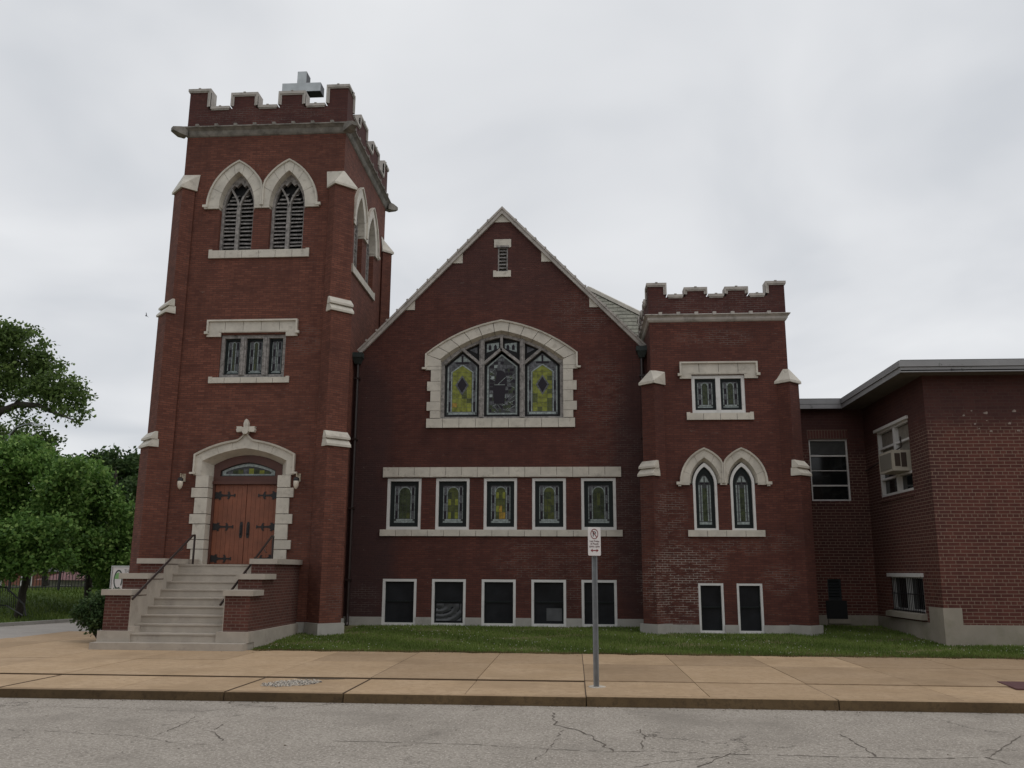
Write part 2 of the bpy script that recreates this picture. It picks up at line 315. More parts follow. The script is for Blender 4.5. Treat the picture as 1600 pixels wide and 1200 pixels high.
# ------------------------------------------------------------------ the church
CH = thing('church', (-2.2, 26.3, 0), 'red brick church with a tall crenellated bell tower, central gable and small corner tower', 'church')
YT, YG, YS = 24.1, 26.3, 25.0
XTL, XTR, YTB = -11.75, -6.8, 29.85
FT = Frame((0, YT, 0), (1, 0, 0), (0, -1, 0)); FTS = Frame((XTR, 0, 0), (0, 1, 0), (1, 0, 0)); FTL = Frame((XTL, 0, 0), (0, 1, 0), (-1, 0, 0)); FTB = Frame((0, YTB, 0), (1, 0, 0), (0, 1, 0))
FG = Frame((0, YG, 0), (1, 0, 0), (0, -1, 0)); FS = Frame((0, YS, 0), (1, 0, 0), (0, -1, 0))
def rect(u0, u1, v0, v1): return [(u0, v0), (u1, v0), (u1, v1), (u0, v1)]
# --- bell tower walls with their openings
BELL = (-10.02, -8.47); BS = (26.15, 27.78)
c_d = -9.235
def bell_hole(c): return [(c-.52, 11.05), (c-.52, 12.40), (c-.64, 12.40)] + pointed(c, .64, 12.5, 1.20) + [(c+.64, 12.40), (c+.52, 12.40), (c+.52, 11.05)]
door_arch = lambda a, vs, vt, s, c=-9.235: bulge((c-a, vs), (c, vt), s) + bulge((c, vt), (c+a, vs), s)[1:]
door_hole = [(c_d-1.2, 1.7), (c_d-1.2, 4.5), (c_d-1.28, 4.5)] + door_arch(1.28, 4.86, 5.20, .06) + [(c_d+1.28, 4.5), (c_d+1.2, 4.5), (c_d+1.2, 1.7)]
mb = MB()
mb.prism(FT, rect(XTL, XTR, -.3, 14.8), -.4, 0, [bell_hole(BELL[0]), bell_hole(BELL[1]), rect(-10.2, -8.27, 7.22, 8.5), door_hole])
mb.prism(FTS, rect(YT+.4, YTB-.4, -.3, 14.8), -.4, 0, [bell_hole(BS[0]), bell_hole(BS[1])])
mb.prism(FTL, rect(YT+.4, YTB-.4, -.3, 14.8), -.4, 0); mb.prism(FTB, rect(XTL, XTR, -.3, 14.8), -.4, 0)
tower = mb.build('bell_tower_wall', M_TOWER, CH)
MB().box(XTL+.3, XTR-.3, YT+.3, YTB-.3, 15.0, 15.1).build('tower_roof', ROOFD, CH)
# --- crenellated parapet and coping: a stepped profile run round four sides
def crenel(F, u0, u1, z0, zlow, zmid, ztop, corner, n_notch, thick=.35, cope=.085, out=.05, inset=0, name='parapet', M=None, back=None):
    """brick parapet with corner merlons and lower merlons between equal notches; returns (brick, coping) builders"""
    W_ = (u1-u0-2*corner)/(2*n_notch-1); prof = [(u0+inset, z0), (u0+inset, ztop), (u0+corner, ztop)]; x = u0+corner; tops = [(u0, u0+corner, ztop)]
    for i in range(n_notch):
        prof += [(x, zlow), (x+W_, zlow)]; tops.append((x, x+W_, zlow)); x += W_
        if i < n_notch-1: prof += [(x, zmid), (x+W_, zmid)]; tops.append((x, x+W_, zmid)); x += W_
    prof += [(u1-corner, ztop), (u1-inset, ztop), (u1-inset, z0)]; tops.append((u1-corner, u1, ztop))
    b = MB(); b.prism(F, prof, -thick, 0); c = MB()
    for i, (a, e_, z) in enumerate(tops):
        la = tops[i-1][2] if i else -9; lb = tops[i+1][2] if i < len(tops)-1 else -9
        ea = a - (out if z > la else -.0); eb = e_ + (out if z > lb else -.0)
        ia = a + (0 if z > la else cope*.9); ib = e_ - (0 if z > lb else cope*.9)
        if i == 0: ea = ia = a - out
        if i == len(tops)-1: eb = ib = e_ + out
        A = ea if z > la else ia; B_ = eb if z > lb else ib
        c.fbox(F, A, B_, z, z+cope, -thick-out, out); c.fbox(F, A+.02, B_-.02, z-.035, z, -thick-.01, out*.55)
        if B_-A > .3: c.fbox(F, (A+B_)/2-.035, (A+B_)/2+.035, z+cope, z+cope+.02, -thick-out, out+.012)      # raised joint
        for (edge, zz, sg) in ((a, la, -1), (e_, lb, 1)):
            if zz > -1 and z > zz:                   # upright lining of the notch
                x0, x1 = sorted((edge, edge + sg*out)); x2, x3 = sorted((edge+sg*out, edge+sg*(out+.03)))
                c.fbox(F, x0, x1, zz+cope, z, -thick-out, out); c.fbox(F, x0-.05 if sg > 0 else x0+.0, x1 if sg > 0 else x1+.05, zz+cope, z-.035, -.02, out*.5)
    return b, c
def cornice(corners, z0, z1, proj, M, name, knobs=.6):
    """coved cornice round a rectangle (x0, x1, y0, y1)"""
    x0, x1, y0, y1 = corners; mb = MB()
    prof = [(0, z0), (.03, z0+.02), (.06, z0+.07), (proj*.45, z0+(z1-z0)*.5), (proj*.8, z0+(z1-z0)*.68), (proj, z0+(z1-z0)*.74), (proj, z1-.05), (proj-.04, z1-.03), (0, z1)]
    ring = lambda d, z: [(x0-d, y0-d, z), (x1+d, y0-d, z), (x1+d, y1+d, z), (x0-d, y1+d, z)]
    vs = []; fs = []
    for d, z in prof: vs += ring(d, z)
    for i in range(len(prof)-1):
        for k in range(4): fs.append((i*4+k, i*4+(k+1) % 4, (i+1)*4+(k+1) % 4, (i+1)*4+k))
    mb.add(vs, fs)
    k = x0+knobs*.6
    while k < x1-.1: mb.box(k-.05, k+.05, y0-proj-.015, y0-.01, z1-.08, z1+.012); k += knobs
    k = y0+knobs*.6
    while k < y1-.1:
        mb.box(x1+.01, x1+proj+.015, k-.05, k+.05, z1-.08, z1+.012); mb.box(x0-proj-.015, x0-.01, k-.05, k+.05, z1-.08, z1+.012); k += knobs
    return mb
cornice((XTL, XTR, YT, YTB), 14.80, 15.13, .20, STONE_D, 'cornice').build('cornice', STONE_D, CH)
# corner water spouts of the tower cornice
for sx, sy_ in ((-1, -1), (1, -1), (1, 1), (-1, 1)):
    cx_, cy_ = (XTL if sx < 0 else XTR), (YT if sy_ < 0 else YTB); d = Vector((sx, sy_, 0)).normalized(); s_ = Vector((-d.y, d.x, 0)); c0 = Vector((cx_, cy_, 0)); mb = MB()
    def ringp(r, z, w, h): c = c0 + d*r; return [c - s_*w + Vector((0, 0, z)), c + s_*w + Vector((0, 0, z)), c + s_*w + Vector((0, 0, z+h)), c - s_*w + Vector((0, 0, z+h))]
    rs = [ringp(.05, 14.80, .13, .28), ringp(.25, 14.80, .15, .24), ringp(.40, 14.85, .11, .16), ringp(.49, 14.88, .08, .11)]
    vs = [q for r in rs for q in r]; fs = [(i*4+k, i*4+(k+1) % 4, (i+1)*4+(k+1) % 4, (i+1)*4+k) for i in range(3) for k in range(4)] + [(0, 1, 2, 3), (12, 13, 14, 15)]
    mb.add(vs, fs); mb.build('waterspout', STONE_D, CH)
for F, a, b_, ins in ((FT, XTL-.02, XTR+.02, 0), (FTB, XTL-.02, XTR+.02, 0), (FTS, YT+.33, YTB-.33, 0), (FTL, YT+.33, YTB-.33, 0)):
    F2 = Frame(F.o + F.n*.02, F.u, F.n); cor = .62 if ins == 0 and F in (FT, FTB) else .33
    b, c = crenel(F2, a, b_, 15.13, 15.72, 16.16, 16.33, cor if F in (FT, FTB) else .30, 3)
    b.build('parapet', M_PARA, CH); c.build('parapet_coping', COPE, CH)
# --- tower buttresses set diagonally on the corners
def stage(mb, c, d, w, L_, z0, z1, back=.25):
    s_ = Vector((-d.y, d.x)); p = [c - d*back - s_*w/2, c + d*L_ - s_*w/2, c + d*L_ + s_*w/2, c - d*back + s_*w/2]; mb.plan([(q.x, q.y) for q in p], z0, z1)
def weather(mb, c, d, w, L0, L1, z0, z1, back=.25, ov=.05):
    """sloped capstone: deep (L1) at the bottom, shallow (L0) at the top"""
    s_ = Vector((-d.y, d.x)); h = w/2+ov
    lo = [c - d*back - s_*h, c + d*(L1+ov) - s_*h, c + d*(L1+ov) + s_*h, c - d*back + s_*h]; hi = [c - d*back - s_*(h-.02), c + d*L0 - s_*(h-.02), c + d*L0 + s_*(h-.02), c - d*back + s_*(h-.02)]
    mb.hexa([(q.x, q.y, z0) for q in lo] + [(q.x, q.y, z0+.06) for q in lo]); mb.hexa([(q.x, q.y, z0+.06) for q in lo] + [(q.x, q.y, z1) for q in hi])
def buttress(c, d, w, Ls, zs, M, ztop_cap, zb=-.3, plinth=(.42, .07)):
    """Ls = projections bottom to top, zs = heights where they change"""
    c = Vector(c); d = Vector(d).normalized(); b = MB(); z = zb
    for k_, (L_, z1) in enumerate(zip(Ls, zs)):
        z1 = z1-.235 if k_ < len(zs)-1 else z1; stage(b, c, d, w, L_, z, z1); z = z1
    o = b.build('buttress', M, CH)
    for i, z1 in enumerate(zs[:-1]):
        k = MB(); L1, L0 = Ls[i], Ls[i+1]; m_ = (L0+L1)/2+.02
        weather(k, c, d, w, L0+.01, m_, z1-.02, z1+.20, back=.06-L0); weather(k, c, d, w, m_-.02, L1, z1-.24, z1-.02, back=.10-L0); k.build('weathering_stone', STONE, o)
    k = MB(); s_ = Vector((-d.y, d.x)); h = w/2+.05; z1 = zs[-1]; L1 = Ls[-1]+.06
    # topmost cap: a half pyramid leaning back on to the corner of the wall
    lo = [c - s_*h - d*.3, c - s_*h + d*L1, c + s_*h + d*L1, c + s_*h - d*.3]
    k.hexa([(q.x, q.y, z1-.05) for q in lo] + [(q.x, q.y, z1+.02) for q in lo])
    tp = [c - s_*h*.98 - d*.36, c - s_*.02 + d*.015, c + s_*.02 + d*.015, c + s_*h*.98 - d*.36]
    lo = [c - s_*h - d*.3, c - s_*h + d*L1, c + s_*h + d*L1, c + s_*h - d*.3]
    k.hexa([(q.x, q.y, z1+.02) for q in lo] + [(q.x, q.y, ztop_cap) for q in tp]); k.build('buttress_cap', STONE, o)
    p = MB(); stage(p, c, d, w+2*plinth[1], Ls[0]+plinth[1], zb-.01, plinth[0]); q = [c]; s_ = None; p.build('buttress_plinth', CONC, o); return o
for c, d in (((XTL, YT), (-1, -1)), ((XTR, YT), (1, -1)), ((XTR, YTB), (1, 1)), ((XTL, YTB), (-1, 1))):
    buttress(c, d, .66, (.42, .27, .13), (5.40, 9.32, 13.05), M_TOWER, 13.55)
# --- stone arch surrounds
def arch_surround(F, outer, A, B, joints, dface=.06, dback=-.2, lip=.05, lipd=.05, gap=.007, parent=None, name='arch_surround', M=STONE, vend=None, hood=True):
    """voussoirs between polylines of equal length; A = front inner edge, B = edge at the back of the splay"""
    mb = MB(); n = len(outer); js = [0] + list(joints) + [n-1]
    def lerp(P, t):
        i = min(int(t), n-2); f = t-i; return (P[i][0]*(1-f)+P[i+1][0]*f, P[i][1]*(1-f)+P[i+1][1]*f)
    for j in range(len(js)-1):
        a, b = js[j], js[j+1]; ta = [a + (gap*4 if j else 0)] + [k for k in range(int(a)+1, n) if a+.05 < k < b-.05] + [b - (gap*4 if j < len(js)-2 else 0)]
        O = [lerp(outer, t) for t in ta]; I = [lerp(A, t) for t in ta]; K = [lerp(B, t) for t in ta]
        rings = [[(*q, 0) for q in O], [(*q, dface) for q in O], [(*q, dface) for q in I], [(*q, dback) for q in K], [(*q, dback) for q in O]]
        for r0, r1 in zip(rings, rings[1:]+rings[:1]): mb.loft(F, r0, r1)
        for e_ in (0, -1): mb.add([F.p(*r[e_]) for r in rings], [(0, 1, 2, 3, 4)])
    if hood:                                         # thin hood mould standing proud along the outer edge
        I2 = []
        for o_, a_ in zip(outer, A):
            v = Vector(a_)-Vector(o_); v = v*(lip/max(v.length, .01)); I2.append((o_[0]+v.x, o_[1]+v.y))
        rings = [[(*q, dface-.01) for q in outer], [(*q, dface+lipd) for q in outer], [(*q, dface+lipd*.8) for q in I2], [(*q, dface-.01) for q in I2]]
        for r0, r1 in zip(rings, rings[1:]+rings[:1]): mb.loft(F, r0, r1)
        for e_ in (0, -1): mb.add([F.p(*r[e_]) for r in rings], [(0, 1, 2, 3)])
    return mb
def clampu(P, lo=None, hi=None): return [(max(lo, x) if lo is not None else (min(hi, x) if hi is not None else x), y) for x, y in P]
def dedupe(P): return P
def twin_arches(F, cs, outer_ah, A_ah, B_ah, vs, vbot, parent, stops=True, dface=.06, dback=-.2, nj=(3, 6, 8, 10, 12, 15)):
    mid = (cs[0]+cs[1])/2; mb = MB()
    for i, c in enumerate(cs):
        O = pointed(c, outer_ah[0], vs, outer_ah[1]); O = clampu(O, hi=mid-.004) if i == 0 else clampu(O, lo=mid+.004)
        A_ = pointed(c, A_ah[0], vs, A_ah[1]); B_ = pointed(c, B_ah[0], vs, B_ah[1])
        m2 = arch_surround(F, O, A_, B_, nj, dface, dback); b = len(mb.v); mb.v += m2.v; mb.f += [[q+b for q in f] for f in m2.f]; mb.m += m2.m
        l, r = O[0][0], O[-1][0]                       # springer blocks below the spring line
        mb.fbox(F, l, c-A_ah[0], vbot, vs-.004, dback, dface); mb.fbox(F, c+A_ah[0], r, vbot, vs-.004, dback, dface)
    for u, sg in ((cs[0]-outer_ah[0], -1), (cs[1]+outer_ah[0], 1)):
        x0, x1 = sorted((u-sg*.05, u+sg*.10)); mb.fbox(F, x0, x1, vs-.045, vs+.035, dface-.03, dface+.06); x0, x1 = sorted((u-sg*.03, u+sg*.05)); mb.fbox(F, x0, x1, vs-.09, vs-.045, dface-.03, dface+.04)
    return mb.build('arch_surround', STONE, parent)
def blocks(mb, F, u0, u1, v0, v1, d0, d1, n, gap=.012):
    w = (u1-u0)/n
    for i in range(n): mb.fbox(F, u0+i*w+(gap/2 if i else 0), u0+(i+1)*w-(gap/2 if i < n-1 else 0), v0, v1, d0, d1)
    return mb
def sill(F, u0, u1, v0, v1, n, parent, horn=.10, name='window_sill', rise=.04):
    mb = MB(); blocks(mb, F, u0, u1, v0, v1-rise, -.1, .055, n); mb.fbox(F, u0, u0+horn, v1-rise, v1, -.02, .055); mb.fbox(F, u1-horn, u1, v1-rise, v1, -.02, .055)
    mb.fbox(F, u0+horn, u1-horn, v1-rise, v1-rise+.02, -.22, .03); return mb.build(name, STONE, parent)
# --- belfry windows: weathered wooden tracery over louvres
def belfry(F, c, parent):
    w = thing_part('belfry_window', parent)
    fr = MB(); a0, a1 = .52, .445; O = pointed(c, a0, 12.5, 1.07); I = pointed(c, a1, 12.5, .96)
    O = [(c-a0, 11.06)] + O + [(c+a0, 11.06)]; I = [(c-a1, 11.06)] + I + [(c+a1, 11.06)]
    rings = [[(*q, -.16) for q in O], [(*q, -.16) for q in I], [(*q, -.30) for q in I], [(*q, -.30) for q in O]]
    for r0, r1 in zip(rings, rings[1:]+rings[:1]): fr.loft(F, r0, r1)
    fr.fbox(F, c-.055, c+.055, 11.06, 12.55, -.28, -.13)
    for sg in (-1, 1):                               # the mullion forks into two lancet heads
        P = [(c, 12.45), (c+sg*.03, 12.65), (c+sg*.09, 12.82), (c+sg*.18, 12.98), (c+sg*.27, 13.13)]
        for (x0, y0), (x1, y1) in zip(P, P[1:]): fr.hexa([F.p(x0-.03, y0, -.28), F.p(x0+.03, y0, -.28), F.p(x0+.03, y0, -.15), F.p(x0-.03, y0, -.15), F.p(x1-.03, y1, -.28), F.p(x1+.03, y1, -.28), F.p(x1+.03, y1, -.15), F.p(x1-.03, y1, -.15)])
        P = [(c+sg*.445, 12.55), (c+sg*.40, 12.78), (c+sg*.27, 13.06)]
    fr.prism(F, [(c-.2, 13.27), (c, 13.54), (c+.2, 13.27), (c+.12, 13.20), (c, 13.34), (c-.12, 13.20)], -.28, -.17)
    o = fr.build('tracery_frame', GREYW, parent)
    lv = MB(); k = 0; v = 11.12
    while v < 12.95:
        hw = .43 if v < 12.55 else .43-(v-12.55)*.55
        for sg in (-1, 1):
            x0, x1 = sorted((c+sg*.06, c+sg*hw)); j = random.uniform(-.012, .012); t = random.uniform(-.012, .012)
            lv.hexa([F.p(x0, v+j, -.19), F.p(x1, v+j+t, -.19), F.p(x1, v+j+t+.11, -.34), F.p(x0, v+j+.11, -.34), F.p(x0, v+j+.028, -.19), F.p(x1, v+j+t+.028, -.19), F.p(x1, v+j+t+.138, -.34), F.p(x0, v+j+.138, -.34)])
        v += .125
    lv.build('louvre_slats', GREYW, o)
    bk = MB(); bk.prism(F, [(c-.5, 11.06)] + pointed(c, .5, 12.5, 1.03) + [(c+.5, 11.06)], -.40, -.37); bk.build('louvre_backing', DARKP, o)
    return o
def thing_part(n, p): return p
for F, cs in ((FT, BELL), (FTS, BS)):
    for c in cs: o = belfry(F, c, CH); o.name = 'belfry_window'; ORG[o.name] = ORG[CH.name]
    twin_arches(F, cs, (.93, 1.47), (.545, 1.11), (.515, 1.05), 12.5, 12.42, CH)
    m_ = (cs[0]+cs[1])/2; sill(F, m_-1.52, m_+1.52, 10.85, 11.12, 6, CH)
# --- leaded glass in a sash
def leaded(F, u0, u1, v0, v1, d, parent, style=0, point=None, rnd=None, name='leaded_glass'):
    """stained glass panel; pieces lie 6 mm proud of a lead sheet. materials: lead, pale, grey, green, olive, yellow, orange, plum"""
    mb = MB(); R_ = rnd or random; w = u1-u0; h = v1-v0; g = .010
    def pc(a, b, c, e_, m_, lift=.006): mb.mi = m_; mb.fbox(F, a, b, c, e_, d-.004, d+lift)
    def pp(pts, m_, lift=.006): mb.mi = m_; mb.prism(F, pts, d-.004, d+lift)
    mb.mi = 0; mb.fbox(F, u0, u1, v0, v1, d-.02, d)
    b = .055*min(1, w/.7)+.01; s_ = b*1.1            # bottom and outer strips of pale glass
    pc(u0+g, u1-g, v0+g, v0+b, 1); pc(u0+b+g, u1-b-g, v0+b+g, v0+2*b, 1)
    n = max(4, int(h/.25))
    for side in (0, 1):
        for i in range(n):
            y0 = v0+2*b+(h-3*b)*i/n+g/2; y1 = v0+2*b+(h-3*b)*(i+1)/n-g/2
            x0 = u0+g if side == 0 else u1-g-.022; pc(x0, x0+.022, y0, y1, 1)
            x0 = u0+.045 if side == 0 else u1-.045-.06; pc(x0, x0+.06, y0, y1, 2 if (i+side) % 2 else 7)
            x0 = u0+.118 if side == 0 else u1-.118-.022; pc(x0, x0+.022, y0, y1, 1)
    fu0, fu1 = u0+.155, u1-.155; c = (u0+u1)/2; a = (fu1-fu0)/2; vs = v1-b-a*1.0; top = pointed(c, a, vs, a*.95, 5)
    spand = [(u0+g, vs-.05), (u0+g, v1-g), (u1-g, v1-g), (u1-g, vs-.05), (fu1+.02, vs-.05)] + [(x, y) for x, y in reversed(pointed(c, a+.02, vs, a*.95+.03, 5))] + [(fu0-.02, vs-.05)]
    pp(spand, 2, .003); pp([(fu0-.02, vs)] + pointed(c, a+.022, vs, a*.95+.03, 5)[1:-1] + [(fu1+.02, vs), (fu1, vs)] + list(reversed(top))[1:-1] + [(fu0, vs)], 1, .009)
    rows = max(4, int((vs-v0-2*b)/.17)); pal = {0: [3, 3, 3, 4], 1: [4, 3, 5, 4], 2: [4, 5, 4, 6], 3: [4, 4, 3, 4], 4: [3, 4, 3, 3], 5: [5, 5, 5, 5], 9: [3, 3, 3, 3]}[style]
    for i in range(rows):
        y0 = v0+2*b+g+(vs-v0-2*b-g)*i/rows; y1 = v0+2*b+g+(vs-v0-2*b-g)*(i+1)/rows; nc = 3 if w > .55 else 2
        for k in range(nc):
            x0 = fu0+(fu1-fu0)*k/nc; x1 = fu0+(fu1-fu0)*(k+1)/nc; pc(x0+g/2, x1-g/2, y0+g/2, y1-g/2, pal[int(R_.random()*4)])
    pp(top, 3 if style in (0, 9, 4) else 4)
    return mb.build(name, [LEAD, G_PALE, G_GREY, G_GREEN, G_OLIVE, G_YEL, G_ORA, G_DKP], parent)
def ringbox(mb, F, u0, u1, v0, v1, w, d0, d1):
    mb.fbox(F, u0, u0+w, v0, v1, d0, d1); mb.fbox(F, u1-w, u1, v0, v1, d0, d1); mb.fbox(F, u0+w, u1-w, v0, v0+w, d0, d1-.002); mb.fbox(F, u0+w, u1-w, v1-w, v1, d0, d1-.002)
def sash_window(F, u0, u1, v0, v1, parent, style, fw=.085, sw=.115, M=WHITE, label=None):
    mb = MB(); ringbox(mb, F, u0, u1, v0, v1, fw, -.16, -.015); o = mb.build('window', M, parent)
    if label: o['label'] = label
    mb = MB(); ringbox(mb, F, u0+fw, u1-fw, v0+fw, v1-fw, sw, -.17, -.10); mb.build('sash', DARKW, o)
    leaded(F, u0+fw+sw, u1-fw-sw, v0+fw+sw, v1-fw-sw, -.135, o, style, rnd=random.Random(style*7+3)); return o
def lintel(F, u0, u1, v0, v1, n, parent, wins, hood=True, vb=None):
    """straight lintel with splayed soffits over each opening in wins"""
    mb = MB(); blocks(mb, F, u0, u1, v0, v1, -.05, .055, n)
    for a, b in wins:
        mb.hexa([F.p(a, v0-.03, -.2), F.p(b, v0-.03, -.2), F.p(b+.08, v0+.02, .0625), F.p(a-.08, v0+.02, .0625), F.p(a, v0+.06, -.2), F.p(b, v0+.06, -.2), F.p(b+.08, v0+.06, .0625), F.p(a-.08, v0+.06, .0625)])
    if hood:
        mb.fbox(F, u0, u1, v1-.05, v1, .055, .11); mb.fbox(F, u0, u0+.05, v0, v1-.05, .055, .11); mb.fbox(F, u1-.05, u1, v0, v1-.05, .055, .11)
        mb.fbox(F, u0-.06, u0+.05, v0-.045, v0+.03, .03, .12); mb.fbox(F, u1-.05, u1+.06, v0-.045, v0+.03, .03, .12)
        if vb is not None:
            for a, b in ((u0, min(w[0] for w in wins)-.0), (max(w[1] for w in wins), u1)): mb.fbox(F, a, b, vb, v0, -.05, .054)
    return mb.build('lintel', STONE, parent)
# tower's triple window
mb = MB(); ringbox(mb, FT, -10.2, -8.27, 7.22, 8.5, .10, -.24, -.06)
for u in (-9.54, -8.87): mb.fbox(FT, u-.085, u+.085, 7.3, 8.42, -.22, -.04); mb.fbox(FT, u-.03, u+.03, 7.3, 8.42, -.04, -.01)
tw = mb.build('window', GREYW, CH); tw['label'] = 'triple stained glass window in weathered grey wood'
for i, (a, b) in enumerate(((-10.10, -9.625), (-9.455, -8.955), (-8.785, -8.37))):
    m2 = MB(); ringbox(m2, FT, a, b, 7.32, 8.40, .055, -.25, -.14); m2.build('sash', DARKW, tw)
    mb = MB(); leaded(FT, a+.055, b-.055, 7.375, 8.345, -.2, tw, (0, 4, 9)[i], rnd=random.Random(i+40))
lintel(FT, -10.62, -7.93, 8.55, 8.93, 5, CH, [(-10.2, -8.27)], vb=8.43)
sill(FT, -10.47, -8.10, 7.05, 7.24, 5, CH)
# --- entrance: surround, transom and doors
c = -9.235
O = [(-10.69, 4.99)] + bulge((-10.69, 4.99), (c-.22, 5.40), .07, 7)[1:] + [(c-.12, 5.46), (c-.05, 5.56), (c, 5.66), (c+.05, 5.56), (c+.12, 5.46)] + bulge((c+.22, 5.40), (-7.78, 4.99), .07, 7)
A_ = bulge((c-1.22, 4.80), (c, 5.16), .06, 10) + bulge((c, 5.16), (c+1.22, 4.80), .06, 10)[1:]
Bp = bulge((c-.99, 4.72), (c, 5.0), .07, 10) + bulge((c, 5.0), (c+.99, 4.72), .07, 10)[1:]
def resample(P, n):
    P = [Vector(p) for p in P]; Ls = [0]
    for a, b in zip(P, P[1:]): Ls.append(Ls[-1]+(b-a).length)
    out_ = []; j = 0
    for i in range(n+1):
        t = Ls[-1]*i/n
        while j < len(P)-2 and Ls[j+1] < t: j += 1
        f = (t-Ls[j])/max(Ls[j+1]-Ls[j], 1e-6); q = P[j].lerp(P[j+1], min(1, f)); out_.append((q.x, q.y))
    return out_
half = len(O)//2; Ol = resample(O[:half+1], 10); Or = resample(O[half:], 10); O = Ol + Or[1:]
print('door arch pts', len(O), len(A_), len(Bp))
mb = arch_surround(FT, O, A_, Bp, (4, 7, 13, 16), .06, -.3, lip=.055, lipd=.06)
for sg in (-1, 1):
    def bx(a, b, v0, v1, d0=-.3, d1=.06): x0, x1 = sorted((c+sg*a, c+sg*b)); mb.fbox(FT, x0, x1, v0, v1, d0, d1)
    mb.hexa([FT.p(c+sg*.99, 4.4, -.3), FT.p(c+sg*1.22, 4.4, .06), FT.p(c+sg*1.22, 4.8, .06), FT.p(c+sg*.99, 4.72, -.3), FT.p(c+sg*1.455, 4.4, -.3), FT.p(c+sg*1.455, 4.4, .06), FT.p(c+sg*1.455, 4.99, .06), FT.p(c+sg*1.455, 4.99, -.3)])
    bx(1.405, 1.455, 4.47, 4.99, .06, .12); bx(1.38, 1.54, 4.43, 4.48, .03, .13); bx(.99, 1.36, 4.06, 4.392)
    zs = [(3.78, 4.05, 1.46), (3.33, 3.77, 1.35), (3.05, 3.32, 1.46), (2.62, 3.04, 1.35), (2.36, 2.61, 1.46), (1.93, 2.35, 1.35)]
    for v0, v1, w_ in zs: bx(.99, w_, v0, v1-.008)
sr_ = mb.build('door_surround', STONE, CH)
fin = MB(); fin.prism(FT, [(c-.055, 5.62), (c+.055, 5.62), (c+.07, 5.86), (c+.045, 5.94), (c, 5.99), (c-.045, 5.94), (c-.07, 5.86)], -.02, .13)
fin.prism(FT, [(c-.09, 5.62), (c-.07, 5.74), (c+.07, 5.74), (c+.09, 5.62), (c+.05, 5.55), (c-.05, 5.55)], .0, .17)
for sg in (-1, 1):
    fin.prism(FT, [(c+sg*.07, 5.64), (c+sg*.12, 5.62), (c+sg*.25, 5.61), (c+sg*.27, 5.68), (c+sg*.25, 5.72), (c+sg*.27, 5.77), (c+sg*.13, 5.77), (c+sg*.07, 5.74)], .0, .14)
fin.build('cross_finial', STONE, CH)
mb = MB(); dr = [(-10.225, 4.22)] + door_arch(.99, 4.72, 5.0, .07) + [(-8.245, 4.22)]; tr_in = [(c-.80, 4.40)] + bulge((c-.80, 4.56), (c, 4.80), .04, 6) + bulge((c, 4.80), (c+.80, 4.56), .04, 6)[1:] + [(c+.80, 4.40)]
mb.prism(FT, dr, -.38, -.28, [tr_in]); mb.fbox(FT, -10.225, -8.245, 4.17, 4.26, -.30, -.22); mb.fbox(FT, -10.225, -10.16, 1.93, 4.2, -.38, -.27); mb.fbox(FT, -8.31, -8.245, 1.93, 4.2, -.38, -.27)
df = mb.build('door_frame', DOORD, CH)
mb = MB(); mb.mi = 0; mb.prism(FT, tr_in, -.37, -.35)
def tri_arc(s0, s1): return [(c-.78*s1, 4.41+.02)] + bulge((c-.78*s1, 4.55), (c, 4.55+.22*s1), .04, 6) + bulge((c, 4.55+.22*s1), (c+.78*s1, 4.55), .04, 6)[1:] + [(c+.78*s1, 4.43)]
mb.mi = 1; mb.prism(FT, tri_arc(0, .98), -.349, -.345, [[(c-.66, 4.47)] + bulge((c-.66, 4.53), (c, 4.69), .03, 6) + bulge((c, 4.69), (c+.66, 4.53), .03, 6)[1:] + [(c+.66, 4.47)]])
for i, mi in enumerate((2, 3, 4, 2, 5, 3, 5, 3)):
    x0 = c-.62+i*.155; hh = 4.64-abs(x0+.07-c)*.17; mb.mi = mi; mb.fbox(FT, x0+.006, x0+.149, 4.475, hh, -.349, -.344)
mb.build('transom_window', [LEAD, G_PALE, G_GREY, G_GREEN, G_OLIVE, G_YEL], df)
for sg in (-1, 1):
    x0, x1 = sorted((c+sg*.006, c+sg*.925)); mb = MB(); npl = 7; w_ = (x1-x0)/npl
    for i in range(npl): mb.fbox(FT, x0+i*w_+.003, x0+(i+1)*w_-.003, 1.95, 4.165, -.36, -.315)
    mb.fbox(FT, x0, x1, 1.95, 4.165, -.362, -.325); dl = mb.build('door', DOORW, CH)
    for z in (3.86, 2.98, 2.10):
        h = MB(); e0 = c+sg*.915
        def P(a, b): return (e0-sg*a, z+b)
        h.prism(FT, [P(0, -.10), P(0, .10), P(.10, .085), P(.13, .12), P(.19, .11), P(.16, .07), P(.22, .028), P(.36, .022), P(.38, .075), P(.345, .095), P(.40, .11), P(.43, .06), P(.44, .02), P(.54, .018), P(.56, .05), P(.585, .04), P(.585, -.04), P(.56, -.05), P(.54, -.018), P(.44, -.02), P(.43, -.06), P(.40, -.11), P(.345, -.095), P(.38, -.075), P(.36, -.022), P(.22, -.028), P(.16, -.07), P(.19, -.11), P(.13, -.12), P(.10, -.085)], -.316, -.30)
        h.build('strap_hinge', IRON, dl)
    h = MB(); u = c+sg*.10; h.prism(FT, [(u-.045, 2.74), (u-.025, 2.67), (u+.025, 2.67), (u+.045, 2.74), (u+.045, 3.05), (u+.025, 3.12), (u-.025, 3.12), (u-.045, 3.05)], -.316, -.305); h.tube([FT.p(u, 2.76, -.31), FT.p(u, 2.80, -.255), FT.p(u, 2.98, -.255), FT.p(u, 3.02, -.31)], .012, 6); h.build('door_handle', IRON, dl)
